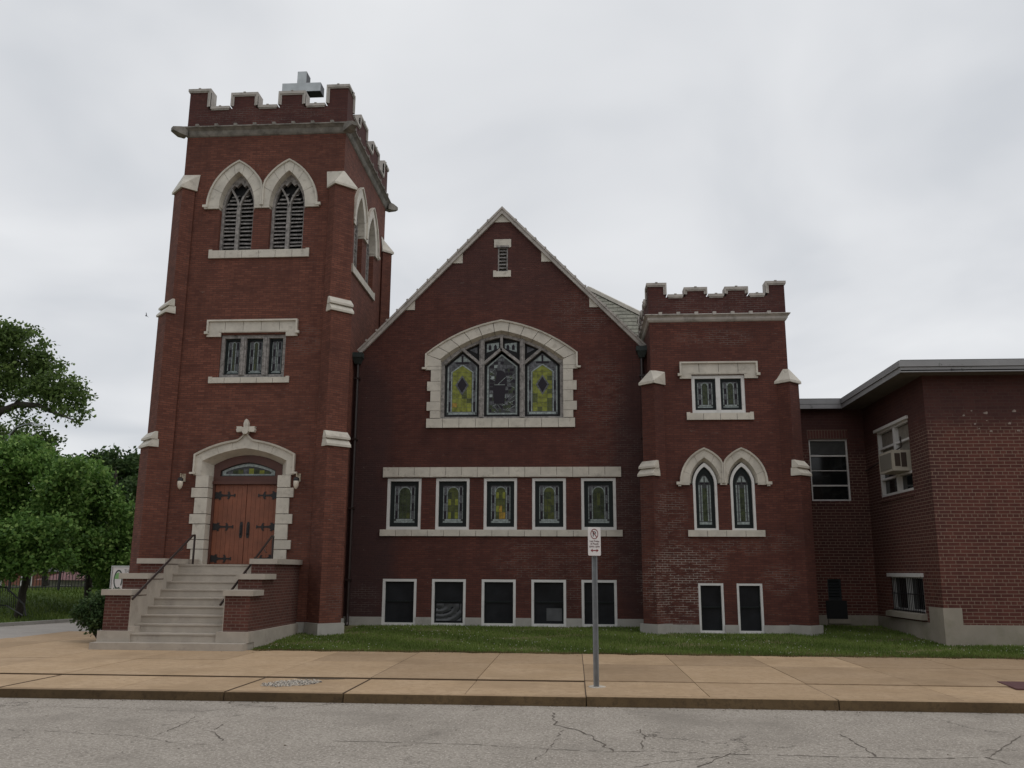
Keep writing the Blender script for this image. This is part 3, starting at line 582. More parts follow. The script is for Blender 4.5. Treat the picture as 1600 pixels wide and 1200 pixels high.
# --- tower plinth, with stair walls in front
mb = MB(); pl = .05
mb.plan([(XTL-pl, YT-pl), (XTR+pl, YT-pl), (XTR+pl, YTB+pl), (XTL-pl, YTB+pl)], -.3, .42)
mb.build('tower_plinth', CONC, CH)
# --- front steps
st = MB(); RISE = .193
st.box(-11.05, -7.46, 20.1, 20.9, -.1, .155); z = .155
ys = [20.42 + .3*i for i in range(9)]
for i, y in enumerate(ys):
    z1 = .155 + RISE*(i+1) + (.04 if i == 8 else 0); st.box(-10.36, -8.06, y, 24.35, z-.02, z1-.035); st.box(-10.36, -8.06, y-.022, 24.35, z1-.035, z1); z = z1
st.build('front_steps', CONC_S, CH)
def cheek(sg):
    xo, xi = ((-7.50, -8.09) if sg > 0 else (-10.97, -10.35)); x0, x1 = min(xo, xi), max(xo, xi)
    b = MB(); tops = ((20.43, 21.17, 1.20), (21.17, 22.0, 1.57), (22.0, 24.08, 1.94))
    for y0, y1, zt in tops: b.box(x0, x1, y0+.03, y1+.03 if y1 < 24 else y1, .38, zt)
    o = b.build('stair_side_wall', M_PIER, CH)
    if sg < 0:                                       # inner face rendered in cement, stepped like the wall
        r = MB()
        for y0, y1, zt in tops: r.box(x1, x1+.02, y0+.03, y1+.03, .2, zt-.02)
        r.box(x1+.02, x1+.16, 20.46, 21.0, .15, .5); r.build('render_coat', CONC_S, o)
    r = MB()
    if sg > 0:
        r.box(x0-.02, x0, 20.46, 24.05, .35, 1.19)
    else: r.box(x1, x1+.02, 20.46, 24.05, .35, 1.19)
    if sg > 0: r.build('render_coat', CONC_S, o)
    k = MB()
    for y0, y1, zt in tops: k.box(x0-.08 if sg < 0 else x0-.04, x1+.08 if sg > 0 else x1+.04, y0-.03, y1-.02 if y1 < 24 else y1, zt, zt+.13)
    k.build('stair_wall_coping', CONC_S, o)
    q = MB(); q.plan([(x0-.06 if sg < 0 else x0-.12, 20.36), (x1+.06 if sg > 0 else x1+.10, 20.36), (x1+.06 if sg > 0 else x1+.10, 20.75), (x0-.06 if sg < 0 else x0-.12, 20.75)], .157, .40)
    q.box(x0-.06 if sg < 0 else x0+.2, x1+.06 if sg > 0 else x1-.2, 20.752, 24.06, -.3, .395); q.build('stair_wall_plinth', CONC_S, o)
cheek(1); cheek(-1)
# --- nave gable wall
XL, XR, AP, AX = -6.8, 2.27, 13.0, -2.19
big_hole = [(-4.06, 6.34)] + bulge((-4.06, 8.2), (AX, 9.07), .13, 8) + bulge((AX, 9.07), (-.28, 8.2), .13, 8)[1:] + [(-.28, 6.34)]
big_wall_hole = [(-4.2, 6.2)] + bulge((-4.2, 8.2), (AX, 9.18), .15, 8) + bulge((AX, 9.18), (-.14, 8.2), .15, 8)[1:] + [(-.14, 6.2)]
WIN = [(-5.61, -4.57), (-4.13, -3.11), (-2.68, -1.68), (-1.23, -.22), (.23, 1.26)]
BAS = [(-5.65, -4.64), (-4.18, -3.18), (-2.71, -1.71), (-1.25, -.24), (.21, 1.23)]
slope_z = lambda x: AP - abs(x-AX)*1.035
mb = MB(); mb.prism(FG, [(XL, -.3), (XR, -.3), (XR, slope_z(XR)), (AX, AP), (XL, slope_z(XL))], -.4, 0,
    [big_wall_hole, rect(-2.32, -2.0, 11.0, 11.9)] + [rect(a, b, 3.0, 4.53) for a, b in WIN] + [rect(a, b, .235, 1.56) for a, b in BAS])
mb.build('nave_gable_wall', M_NAVE, CH)
mb = MB(); mb.prism(Frame((0, 44, 0), (1, 0, 0), (0, 1, 0)), [(XL, -.3), (XR, -.3), (XR, slope_z(XR)), (AX, AP), (XL, slope_z(XL))], -.3, 0); mb.box(XL+.02, XL+.3, YG+.4, 43.7, -.3, 8.2); mb.box(XR-.3, XR-.02, YG+.4, 43.7, -.3, 8.3); mb.build('nave_side_wall', M_NAVE, CH)
rf = MB()
for sg in (-1, 1):
    xe = XL if sg < 0 else XR; ze = slope_z(xe); rf.hexa([(AX, YG+.3, AP-.06), (xe, YG+.3, ze-.06), (xe, 44.1, ze-.06), (AX, 44.1, AP-.06), (AX, YG+.3, AP+.0), (xe, YG+.3, ze+.0), (xe, 44.1, ze+.0), (AX, 44.1, AP+.0)])
rf.build('nave_roof', SLATE, CH)
# raking coping with raised joints
cp_ = MB()
for sg, xe in ((-1, -6.60), (1, 2.16)):
    dx, dz = xe-AX, slope_z(xe)-AP; ln = math.hypot(dx, dz); tx, tz = dx/ln, dz/ln; nx, nz = -tz*sg*1.0, abs(tx)
    nx = abs(tz)*sg; nz = abs(tx)
    def q(s_, t): return (AX+tx*s_+nx*t, AP+tz*s_+nz*t)
    top0 = .23/abs(tx)*1.0
    a0 = (AX, AP-.02); a1 = (AX, AP+.23); b0 = q(ln, -.02); b1 = q(ln, .145)
    cp_.prism(FG, [a0, b0, b1, a1] if sg > 0 else [a1, b1, b0, a0], -.5, .10)
    cp_.prism(FG, [(AX, AP+.13), q(ln, .08), q(ln, .125), (AX, AP+.195)], .10, .135)
    for i in range(1, 14):
        s_ = ln*i/14+.04; P4 = [q(s_-.03, .08), q(s_+.03, .08), q(s_+.03, .17), q(s_-.03, .17)]; cp_.prism(FG, P4, -.5, .15)
cp_.build('raking_coping', COPE, CH)
kn = MB()
for sg in (-1, 1):
    for s0 in (1.55, 3.02):                          # bonding stones below the coping
        kn = MB()
        xi = AX+sg*(s0-.28 if s0 > 3 else s0-.30); zi = slope_z(xi); xo = AX+sg*s0; zb_ = slope_z(AX+sg*(s0+.02))
        kn.prism(FG, [(xi, zi+.0), (xi, zb_-.02), (AX+sg*(s0+.02), zb_-.02)], -.05, .03); kn.build('bond_stone', STONE, CH)
kn = MB(); kn.prism(FG, [(AX, AP), (AX-.28, slope_z(AX-.28)), (AX+.28, slope_z(AX+.28))], -.05, .03)
kn.build('bond_stone', STONE, CH)
# louvred vent in the gable
mb = MB(); blocks(mb, FG, -2.44, -1.90, 11.86, 12.13, -.05, .03, 1); mb.build('lintel', STONE, CH); sill(FG, -2.46, -1.90, 10.87, 11.08, 1, CH, horn=.1)
mb = MB(); ringbox(mb, FG, -2.32, -2.0, 11.0, 11.88, .04, -.15, -.02); mb.fbox(FG, -2.36, -1.96, 11.86, 11.92, -.02, .035); o = mb.build('gable_vent', GREYW, CH)
mb = MB(); v = 11.06
while v < 11.84: mb.hexa([FG.p(-2.28, v, -.05), FG.p(-2.04, v, -.05), FG.p(-2.04, v+.08, -.16), FG.p(-2.28, v+.08, -.16), FG.p(-2.28, v+.02, -.05), FG.p(-2.04, v+.02, -.05), FG.p(-2.04, v+.10, -.16), FG.p(-2.28, v+.10, -.16)]); v += .115
mb.fbox(FG, -2.3, -2.02, 11.02, 11.86, -.22, -.18); mb.build('louvre_slats', GREYW, o)
# --- great window
S0, S1 = -4.55, .17
O = bulge((S0, 8.39), (AX, 9.46), .17, 8) + bulge((AX, 9.46), (S1, 8.39), .17, 8)[1:]; A_ = bulge((-4.09, 8.22), (AX, 9.12), .14, 8) + bulge((AX, 9.12), (-.29+.04, 8.22), .14, 8)[1:]; Bq = bulge((-4.03, 8.16), (AX, 9.03), .13, 8) + bulge((AX, 9.03), (-.31, 8.16), .13, 8)[1:]
mb = arch_surround(FG, O, A_, Bq, (1.25, 2.7, 4.2, 5.7, 7.2, 8.8, 10.3, 11.8, 13.3, 14.75), .055, -.16, lip=.05, lipd=.05)
for sg, xo, xi in ((-1, S0, -4.06), (1, S1, -.28)):
    def bx(a, b, v0, v1, d0=-.16, d1=.055): x0, x1 = sorted((a, b)); mb.fbox(FG, x0, x1, v0, v1, d0, d1)
    mb.prism(FG, [(xo, 8.385), (xi, 8.18), (xi, 8.0), (xo, 8.0)] if sg < 0 else [(xo, 8.385), (xo, 8.0), (xi, 8.0), (xi, 8.18)], -.16, .055)
    bx(xo, xi, 7.88, 7.99); bx(xo, xo-sg*.05, 7.93, 8.385, .05, .105); bx(xo-sg*.04, xo+sg*.09, 7.90, 7.96, .03, .11)
    for v0, v1, w_ in ((7.52, 7.87, .30), (7.22, 7.51, .41), (6.88, 7.21, .30), (6.60, 6.87, .41), (6.37, 6.59, .30)): bx(xi, xi+sg*w_, v0, v1)
mb.build('arch_surround', STONE, CH)
mb = MB(); blocks(mb, FG, -4.47, .07, 6.07, 6.35, -.1, .06, 9); mb.build('window_sill', STONE, CH)
mb = MB(); fr_in = [(-3.96, 6.43)] + bulge((-3.96, 8.15), (AX, 8.95), .12, 8) + bulge((AX, 8.95), (-.38, 8.15), .12, 8)[1:] + [(-.38, 6.43)]
mb.prism(FG, big_hole, -.30, -.12, [fr_in])
for u in (-2.80, -1.54): mb.fbox(FG, u-.075, u+.075, 6.4, 8.87, -.29, -.08); mb.fbox(FG, u-.025, u+.025, 6.4, 8.85, -.08, -.05)
mb.fbox(FG, AX-.04, AX+.04, 8.52, 8.95, -.29, -.10)
LTS = [(-3.96, -2.875, -3.42), (-2.725, -1.615, AX), (-1.465, -.38, -.92)]
def bar(mb, p, q, w_, d0, d1):
    p, q = Vector(p), Vector(q); n_ = (q-p).normalized(); n_ = Vector((-n_.y, n_.x))*w_/2; mb.prism(FG, [tuple(p+n_), tuple(q+n_), tuple(q-n_), tuple(p-n_)], d0, d1)
for a, b, m_ in LTS:
    bar(mb, (a-.02, 8.10), (m_, 8.58), .085, -.27, -.10); bar(mb, (m_, 8.58), (b+.02, 8.10), .085, -.268, -.102)
gw = mb.build('window', GREYW, CH); gw['label'] = 'great arched stained glass window of three pointed lights'
GM = [LEAD, G_PALE, G_GREY, G_GREEN, G_OLIVE, G_YEL, G_ORA, G_DKP, DARKP]
def ptop(a, b, m_, v0, sh, ap, e_): return [(a+e_, v0+e_), (b-e_, v0+e_), (b-e_, sh-e_*.3), (m_, ap-e_*1.1), (a+e_, sh-e_*.3)]
for i, (a, b, m_) in enumerate(LTS):
    mb = MB(); R_ = random.Random(20+i); v0, sh, ap = 6.43, 8.06, 8.52
    mb.mi = 8; mb.prism(FG, ptop(a-.02, b+.02, m_, v0-.03, sh, ap, 0), -.26, -.24)
    if i != 1:
        mb.mi = 2; mb.prism(FG, ptop(a, b, m_, v0, sh, ap, .075), -.239, -.232)
        fu0, fu1, fs, fa = a+.24, b-.24, 7.86, 8.07
        mb.mi = 1
        for x0 in (a+.085, b-.12): mb.fbox(FG, x0, x0+.035, 6.52, 8.02, -.231, -.226)
        for x0 in (fu0-.045, fu1+.015): mb.fbox(FG, x0, x0+.03, 6.60, fs, -.231, -.226)
        mb.fbox(FG, a+.09, b-.09, 6.52, 6.585, -.231, -.226)
        mb.prism(FG, [(fu0-.05, fs), (m_, fa+.05), (fu1+.05, fs), (fu1, fs), (m_, fa), (fu0, fs)], -.231, -.226)
        for j in range(4): mb.mi = (7, 2)[j % 2]; mb.fbox(FG, a+.13, a+.19, 6.62+j*.33, 6.92+j*.33, -.231, -.227); mb.fbox(FG, b-.19, b-.13, 6.62+j*.33, 6.92+j*.33, -.231, -.227)
        mb.mi = 1; mb.prism(FG, [(m_-.28, 8.19), (m_+.28, 8.19), (m_+.06, 8.36), (m_-.06, 8.36)], -.231, -.228); mb.mi = 7; mb.fbox(FG, m_-.2, m_+.2, 8.12, 8.18, -.231, -.226); mb.fbox(FG, m_-.03, m_+.03, 8.1, 8.38, -.2312, -.2255)
        rows = 9; cols = 4
        for r in range(rows):
            y0 = 6.61+(fs-6.61)*r/rows; y1 = 6.61+(fs-6.61)*(r+1)/rows-.007
            for k in range(cols):
                x0 = fu0+(fu1-fu0)*k/cols; x1 = fu0+(fu1-fu0)*(k+1)/cols-.006
                mb.mi = (6 if R_.random() < .6 else 5) if (r < 2 and i == 0) else (4 if (r < 4 and i == 2 and R_.random() < .6) else (5 if R_.random() < .85 else 4)); mb.fbox(FG, x0, x1, y0, y1, -.231, -.227)
        mb.mi = 5; mb.prism(FG, [(fu0, fs), (fu1, fs), (m_, fa-.01)], -.231, -.227)
        mb.mi = 2; mb.prism(FG, [(m_-.21, 7.45), (m_, 7.12), (m_+.21, 7.45), (m_, 7.76)], -.2265, -.224); mb.mi = 7; mb.prism(FG, [(m_-.15, 7.45), (m_, 7.2), (m_+.15, 7.45), (m_, 7.69)], -.2235, -.221)
    else:
        mb.mi = 1; mb.prism(FG, ptop(a, b, m_, v0, sh, ap, .085), -.239, -.232); mb.mi = 0; mb.prism(FG, ptop(a, b, m_, v0, sh, ap, .135), -.2315, -.229)
        # mosaic of blue-grey shards round a robed dark figure
        import itertools
        for r in range(15):
            y = 6.60+r*.115; x = a+.16
            while x < b-.16:
                w_ = R_.uniform(.05, .15); x1 = min(x+w_, b-.155); hh = .10; topv = sh+.36-abs((x+x1)/2-m_)*.95
                if y+hh < topv: mb.mi = R_.choice((2, 2, 7, 0, 2, 1) if y > 7.9 else ((2, 0, 7, 3, 2, 1) if R_.random() < .35 else (2, 0, 7, 3, 0, 7))); t = R_.uniform(-.03, .03); mb.prism(FG, [(x+.004, y), (x1-.004, y+t), (x1-.004, y+hh-.008+t*.4), (x+.004, y+hh-.012)], -.2288, -.2265)
                x = x1+.001
        mb.mi = 1
        for q_ in range(34):
            x0 = R_.uniform(a+.16, b-.2); y0 = R_.uniform(6.6, 7.95); an = R_.uniform(-.9, .9); ln_ = R_.uniform(.10, .26); x1, y1 = min(x0+ln_*math.cos(an), b-.16), min(y0+ln_*math.sin(an), 8.1)
            if not (m_-.25 < (x0+x1)/2 < m_+.15 and 6.85 < (y0+y1)/2 < 7.9): mb.prism(FG, [(x0, y0), (x1, y1), (x1, y1+.011), (x0, y0+.011)], -.2262, -.2245)
        mb.mi = 7; mb.prism(FG, [(m_-.23, 6.85), (m_+.10, 6.85), (m_+.12, 7.3), (m_+.17, 7.62), (m_+.08, 7.86), (m_-.06, 7.92), (m_-.15, 7.84), (m_-.2, 7.5), (m_-.27, 7.4)], -.2262, -.223)
        mb.mi = 2; mb.prism(FG, [(m_-.13, 7.9), (m_+.01, 7.9), (m_+.03, 8.06), (m_-.05, 8.12), (m_-.14, 8.05)], -.2262, -.223)
        mb.mi = 1; mb.prism(FG, [(m_-.22, 7.44), (m_+.1, 7.44), (m_+.1, 7.455), (m_-.22, 7.455)], -.2228, -.2215); mb.prism(FG, [(m_-.1, 7.46), (m_+.13, 7.68), (m_+.12, 7.69), (m_-.11, 7.47)], -.2228, -.2215)
    mb.build('stained_glass', GM, gw)
mb = MB(); mb.mi = 8; mb.prism(FG, [(-3.4, 8.55), (-2.85, 8.2), (-1.5, 8.2), (-.95, 8.55), (-1.5, 8.78), (AX, 8.95), (-2.85, 8.8)], -.26, -.24); mb.mi = 1
for (x0, x1) in ((-2.66, -2.28), (-2.10, -1.72)):
    mb.mi = 1; mb.prism(FG, [(x0, 8.48 if x0 < AX-.3 else 8.62), (x1, 8.62 if x0 < AX-.3 else 8.48), (x1, 8.80), (x0, 8.76)], -.239, -.232)
    for k in (0, 1): cx_ = x0+.10+k*.17; mb.mi = 7; mb.prism(FG, [(cx_-.045, 8.56), (cx_+.045, 8.56), (cx_+.045, 8.68), (cx_, 8.745), (cx_-.045, 8.68)], -.2315, -.228)
for sg, x in ((1, -3.20), (-1, -1.16)): mb.mi = 2; mb.prism(FG, [(x, 8.57), (x+sg*.24, 8.45), (x+sg*.24, 8.66)], -.239, -.232)
mb.build('tracery_glass', GM, gw)
# --- five leaded windows over five basement windows
lintel(FG, -5.75, 1.42, 4.56, 4.86, 15, CH, WIN, hood=False)
sill(FG, -5.79, 1.43, 2.81, 3.0, 15, CH, horn=.12, rise=.02)
for i, (a, b) in enumerate(WIN): sash_window(FG, a, b, 3.0, 4.53, CH, (4, 1, 2, 3, 0)[i])
def basement(F, a, b, v0, v1, parent, kind=0, fw=.075):
    mb = MB(); ringbox(mb, F, a, b, v0, v1, fw, -.15, .0); o = mb.build('basement_window', WHITE, parent); vm = (v0+v1)/2+.02
    mb = MB(); mb.fbox(F, a+fw, b-fw, v0+fw, v1-fw, -.13, -.11); mb.build('window_screen', BLACKG, o)
    mb = MB(); ringbox(mb, F, a+fw, b-fw, v0+fw, v1-fw, .03, -.11, -.085); mb.fbox(F, a+fw, b-fw, vm-.02, vm+.02, -.11, -.07); mb.build('sash', DARKW, o)
    if kind == 1:
        g = MB(); n = 12; vs = []; R_ = random.Random(5)
        for i in range(n+1):
            for j in range(n+1):
                x = i/n; y = j/n; rr = math.hypot(x-.15, y-.9); vs.append(F.p(a+fw+.05+x*(b-a-2*fw-.1), v0+fw+.06+y*(vm-v0-fw-.12), -.095+.02*math.sin(rr*22+R_.uniform(-.6, .6))))
        g.add(vs, [(i*(n+1)+j, (i+1)*(n+1)+j, (i+1)*(n+1)+j+1, i*(n+1)+j+1) for i in range(n) for j in range(n)]); g.build('plastic_sheet', PLASTIC, o, smooth=True)
    if kind == 2: MB().fbox(F, a+fw+.36, b-fw-.05, v0+fw+.08, vm-.17, -.109, -.10).build('paper_in_window', mat('grey_paper', (.075, .078, .082), .8, vary=.3), o)
for i, (a, b) in enumerate(BAS): basement(FG, a, b, .235, 1.56, CH, (0, 1, 0, 2, 0)[i])
mb = MB(); edges = [XL+.02] + [x for ab in BAS for x in ab] + [XR]
for a, b in zip(edges[::2], edges[1::2]): mb.fbox(FG, a, b, -.3, .47, -.05, .03)
mb.fbox(FG, XL+.02, XR, -.3, .233, -.1, .025); mb.build('nave_foundation', CONC, CH)
# --- small corner tower
SX0, SX1, SY1 = 2.27, 6.17, 28.9
LAN = (3.685, 4.72)
lan_hole = lambda c, a=.335, h=.60: [(c-a, 2.92)] + pointed(c, a, 4.22, h) + [(c+a, 2.92)]
lan_wall_hole = lambda c: [(c-.335, 2.92), (c-.335, 4.2), (c-.46, 4.2)] + pointed(c, .46, 4.24, .78) + [(c+.46, 4.2), (c+.335, 4.2), (c+.335, 2.92)]
FSR = Frame((SX1, 0, 0), (0, 1, 0), (1, 0, 0)); FSL = Frame((SX0, 0, 0), (0, 1, 0), (-1, 0, 0)); FSB = Frame((0, SY1, 0), (1, 0, 0), (0, 1, 0))
SB = [(3.39, 4.07), (4.43, 5.12)]
mb = MB(); mb.prism(FS, rect(SX0, SX1, -.3, 8.94), -.35, 0, [lan_wall_hole(LAN[0]), lan_wall_hole(LAN[1]), rect(3.42, 4.92, 6.24, 7.34)] + [rect(a, b, .185, 1.5) for a, b in SB])
mb.prism(FSR, rect(YS+.35, SY1, -.3, 8.94), -.35, 0); mb.prism(FSL, rect(YS+.35, SY1, -.3, 8.94), -.35, 0); mb.prism(FSB, rect(SX0, SX1, -.3, 8.94), -.35, -.002)
mb.build('corner_tower_wall', M_SMALL, CH); MB().box(SX0+.2, SX1-.2, YS+.2, SY1-.2, 9.1, 9.15).build('corner_tower_roof', ROOFD, CH)
cornice((SX0, SX1, YS, SY1), 8.94, 9.20, .14, STONE, 'cornice', .52).build('cornice', COPE, CH)
for F, a, b_ in ((FS, SX0-.02, SX1+.03), (FSB, SX0-.02, SX1+.03), (FSR, YS+.3, SY1-.3), (FSL, YS+.3, SY1-.3)):
    F2 = Frame(F.o + F.n*.02, F.u, F.n); b, c_ = crenel(F2, a, b_, 9.20, 9.70, 9.91, 10.06, .50 if F in (FS, FSB) else .2, 3, thick=.3, cope=.08, out=.045)
    b.build('parapet', M_PARA, CH); c_.build('parapet_coping', COPE, CH)
for c_, d in (((SX0, YS), (-1, -1)), ((SX1, YS), (1, -1))):
    buttress(c_, d, .48, (.32, .16), (4.66, 7.12), M_SMALL, 7.50)
twin_arches(FS, LAN, (.70, 1.0), (.425, .72), (.34, .60), 4.24, 4.19, CH, nj=(2.5, 6.5, 11.5, 15.5), dback=-.16)
sill(FS, 3.17, 5.27, 2.76, 2.94, 4, CH, horn=.2, rise=.02)
for c_ in LAN:
    mb = MB(); a0, a1 = .335, .265; O = lan_hole(c_); I = [(c_-a1, 2.99)] + pointed(c_, a1, 4.22, .49) + [(c_+a1, 2.99)]; mb.prism(FS, O, -.15, -.005, [I]); o = mb.build('lancet_window', WHITE, CH)
    mb = MB(); J = [(c_-.18, 3.09)] + pointed(c_, .18, 4.16, .36) + [(c_+.18, 3.09)]; mb.prism(FS, I, -.16, -.09, [J]); mb.build('sash', DARKW, o)
    mb = MB(); mb.mi = 0; mb.prism(FS, J, -.14, -.12)
    mb.mi = 1; mb.fbox(FS, c_-.17, c_+.17, 3.10, 3.17, -.12, -.113)
    for sg in (-1, 1):
        for j in range(4): y = 3.19+j*.255; x0, x1 = sorted((c_+sg*.165, c_+sg*.135)); mb.mi = 1; mb.fbox(FS, x0, x1, y, y+.245, -.12, -.113); x0, x1 = sorted((c_+sg*.125, c_+sg*.10)); mb.mi = 2; mb.fbox(FS, x0, x1, y, y+.245, -.12, -.115); x0, x1 = sorted((c_+sg*.09, c_+sg*.068)); mb.mi = 1; mb.fbox(FS, x0, x1, y, y+.24, -.12, -.113)
    for j in range(6):
        for k in (0, 1): mb.mi = 3; mb.fbox(FS, c_-.06+k*.062, c_-.004+k*.062, 3.19+j*.155, 3.335+j*.155, -.12, -.114)
    mb.mi = 1; mb.prism(FS, [(c_-.13, 4.28), (c_+.13, 4.28), (c_+.05, 4.44), (c_-.05, 4.44)], -.12, -.114); mb.mi = 7; mb.fbox(FS, c_-.12, c_+.12, 4.22, 4.27, -.12, -.113); mb.mi = 0; mb.fbox(FS, c_-.018, c_+.018, 4.2, 4.42, -.1205, -.111)
    mb.build('leaded_glass', GM, o)
mb = MB(); ringbox(mb, FS, 3.42, 4.92, 6.24, 7.34, .09, -.15, -.01); mb.fbox(FS, 4.105, 4.235, 6.33, 7.25, -.15, -.005); o = mb.build('window', WHITE, CH); o['label'] = 'pair of small leaded windows in one white frame'
for a, b in ((3.51, 4.105), (4.235, 4.83)):
    mb = MB(); ringbox(mb, FS, a, b, 6.33, 7.25, .075, -.16, -.09); mb.build('sash', DARKW, o); leaded(FS, a+.075, b-.075, 6.405, 7.175, -.12, o, 9, rnd=random.Random(int(a*10)))
lintel(FS, 3.09, 5.30, 7.36, 7.73, 4, CH, [(3.42, 4.92)], vb=7.24); sill(FS, 3.25, 5.13, 6.04, 6.26, 4, CH)
for a, b in SB: basement(FS, a, b, .185, 1.5, CH, 0, .06)
mb = MB(); ed = [SX0, 3.39, 4.07, 4.43, 5.12, SX1]
for a, b in zip(ed[::2], ed[1::2]): mb.fbox(FS, a, b, -.3, .40, -.05, .06)
mb.fbox(FS, SX0, SX1, -.3, .183, -.1, .05); mb.fbox(FSR, YS-.05, SY1, -.3, .40, -.02, .06); mb.build('corner_tower_foundation', CONC, CH)
# --- roof behind the gable (slated, hipped)
P1, P2 = Vector((.66, 33, 12.62)), Vector((2.60, 31, 10.9)); sl_ = (P2.z-P1.z)/(P2.y-P1.y)
P3 = P2 + (P2-P1)*.9; mb = MB()
vs = [P1, P3, Vector((-4.5, P3.y, P3.z)), Vector((-4.5, 33, 12.62)), P1+Vector((0, 8, 0)), P3+Vector((0, 12, 0)), Vector((-4.5, 45, P3.z)), Vector((-4.5, 41, 12.62))]
mb.add(vs, [(0, 1, 2, 3), (0, 4, 5, 1), (4, 7, 6, 5), (0, 3, 7, 4), (1, 5, 6, 2), (2, 6, 7, 3)])
hr = mb.build('transept_roof', SLATE, CH)
mb = MB()                                            # slate courses and the pale hip flashing
nr = 16; dn = Vector((0, -1, sl_)).normalized(); 
for i in range(nr):
    t = i/nr; A1 = P1.lerp(P3, t); A2 = P1.lerp(P3, t+.9/nr); w0 = Vector((-3.2, A1.y, A1.z)); w1 = Vector((-3.2, A2.y, A2.z)); nrm = Vector((0, -abs(sl_), 1)).normalized(); x = -3.2; j = (i % 2)*.15
    while x < A1.x-.02:
        x1 = min(x+.30, A1.x); xb1 = min(x+.30, A2.x); mb.hexa([Vector((x+.006, w0.y, w0.z))+nrm*.004, Vector((x1, w0.y, w0.z))+nrm*.004, Vector((x1, w1.y, w1.z))+nrm*.004, Vector((x+.006, w1.y, w1.z))+nrm*.004, Vector((x+.006, w0.y, w0.z))+nrm*.008, Vector((x1, w0.y, w0.z))+nrm*.008, Vector((x1, w1.y, w1.z))+nrm*.022, Vector((x+.006, w1.y, w1.z))+nrm*.022]); x += .306 - (j if x < -3.1 else 0)
mb.build('roof_slates', SLATE, hr)
mb = MB(); dh = (P3-P1).normalized(); up = Vector((.3, -.3, .9)).normalized(); sd_ = dh.cross(up).normalized(); mb.hexa([P1-sd_*.12, P3-sd_*.12, P3+sd_*.12, P1+sd_*.12, P1-sd_*.09+up*.12, P3-sd_*.09+up*.12, P3+sd_*.09+up*.12, P1+sd_*.09+up*.12]); mb.build('hip_flashing', STONE, hr)
MB().box(-4.4, 4.25, 31.2-1.6, 44.5, -.3, 9.4).build('transept_wall', M_NAVE, CH)
# --- downpipes with leader heads
for x, zt, y in ((-6.66, 8.42, YG-.07), (2.12, 8.52, YG-.07)):
    mb = MB(); mb.tube([(x, y, zt-.1), (x, y, .55), (x+.02, y-.03, .3), (x+.02, y-.1, .22)], .055, 8); dp = mb.build('downpipe', PAINT_BR, CH)
    mb = MB(); mb.hexa([(x-.08, y-.1, zt-.34), (x+.08, y-.1, zt-.34), (x+.08, y+.06, zt-.34), (x-.08, y+.06, zt-.34), (x-.15, y-.18, zt-.15), (x+.15, y-.18, zt-.15), (x+.15, y+.06, zt-.15), (x-.15, y+.06, zt-.15)]); mb.box(x-.17, x+.17, y-.2, y+.06, zt-.15, zt+.0); mb.build('leader_head', COPPER, dp)
    mb = MB()
    for z in (1.5, 3.6, 5.7, 7.6): mb.box(x-.085, x+.085, y-.07, y+.065, z, z+.05)
    mb.build('pipe_bracket', PAINT_BR, dp)
# --- sheet metal cross on the tower roof
FT2 = Frame((0, 26.298, 0), (1, 0, 0), (0, -1, 0)); mb = MB(); xc, yc = -9.02, 26.3; mb.box(xc-.155, xc+.155, yc, yc+.42, 15.1, 18.31); mb.box(xc-.66, xc-.158, yc+.004, yc+.416, 17.57, 17.88); mb.box(xc+.158, xc+.66, yc+.004, yc+.416, 17.57, 17.88); mb.build('cross', mat('black_sheet_metal', (.02, .02, .024), .5), CH); mb = MB(); mb.prism(FT2, [(xc-.155, 15.2), (xc+.155, 15.2), (xc+.155, 17.57), (xc+.66, 17.57), (xc+.66, 17.88), (xc+.155, 17.88), (xc+.155, 18.31), (xc-.155, 18.31), (xc-.155, 17.88), (xc-.66, 17.88), (xc-.66, 17.57), (xc-.155, 17.57)], .0, .01); mb.build('cross_face', CROSSM, bpy.data.objects['cross'])
# ------------------------------------------------------------------ brick annex on the right
AN = thing('annex_building', (12, 27, 0), 'plain red brick annex with pale mortar and flat overhanging roof at right', 'building')
AX0, AY0, AYR, AZ, AXE = 9.0, 22.8, 27.6, 6.79, 30
FA = Frame((0, AY0, 0), (1, 0, 0), (0, -1, 0)); FAS = Frame((AX0, 0, 0), (0, 1, 0), (-1, 0, 0)); FAR = Frame((0, AYR, 0), (1, 0, 0), (0, -1, 0))
mb = MB(); mb.prism(FA, rect(AX0, AXE, .57, AZ), -.35, 0); mb.prism(FAS, rect(AY0+.35, AYR+.3, .57, AZ), -.35, 0, [rect(24.02, 26.55, 3.96, 5.88), rect(23.95, 26.3, .76, 1.72)])
mb.prism(FAR, rect(SX1+.1, AX0, .57, AZ), -.35, 0, [rect(7.30, 8.47, 3.95, 5.85), rect(7.58, 7.98, .99, 1.62), rect(7.50, 8.09, .44+.13, .988)])
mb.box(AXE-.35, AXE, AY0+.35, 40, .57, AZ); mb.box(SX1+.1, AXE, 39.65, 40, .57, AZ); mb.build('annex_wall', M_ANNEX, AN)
mb = MB(); mb.prism(FA, rect(AX0-.03, AXE, -.3, .57), -.35, .03); mb.prism(FAS, rect(AY0+.35, AYR, -.3, .57), -.35, .03); mb.prism(FAR, rect(SX1+.1, AX0-.03, -.3, .57), -.35, .03)
mb.prism(FA, rect(AX0-.03, 9.42, .57, .97), -.3, .031); mb.prism(FAS, rect(AY0+.02, 23.65, .57, .97), -.3, .029); mb.build('annex_foundation', CONC_A, AN)
rp = [(AX0-.72, AY0-.55), (AXE+.6, AY0-.55), (AXE+.6, 40.5), (SX1-.02, 40.5), (SX1-.02, AYR-.30), (AX0-.72, AYR-.30)]
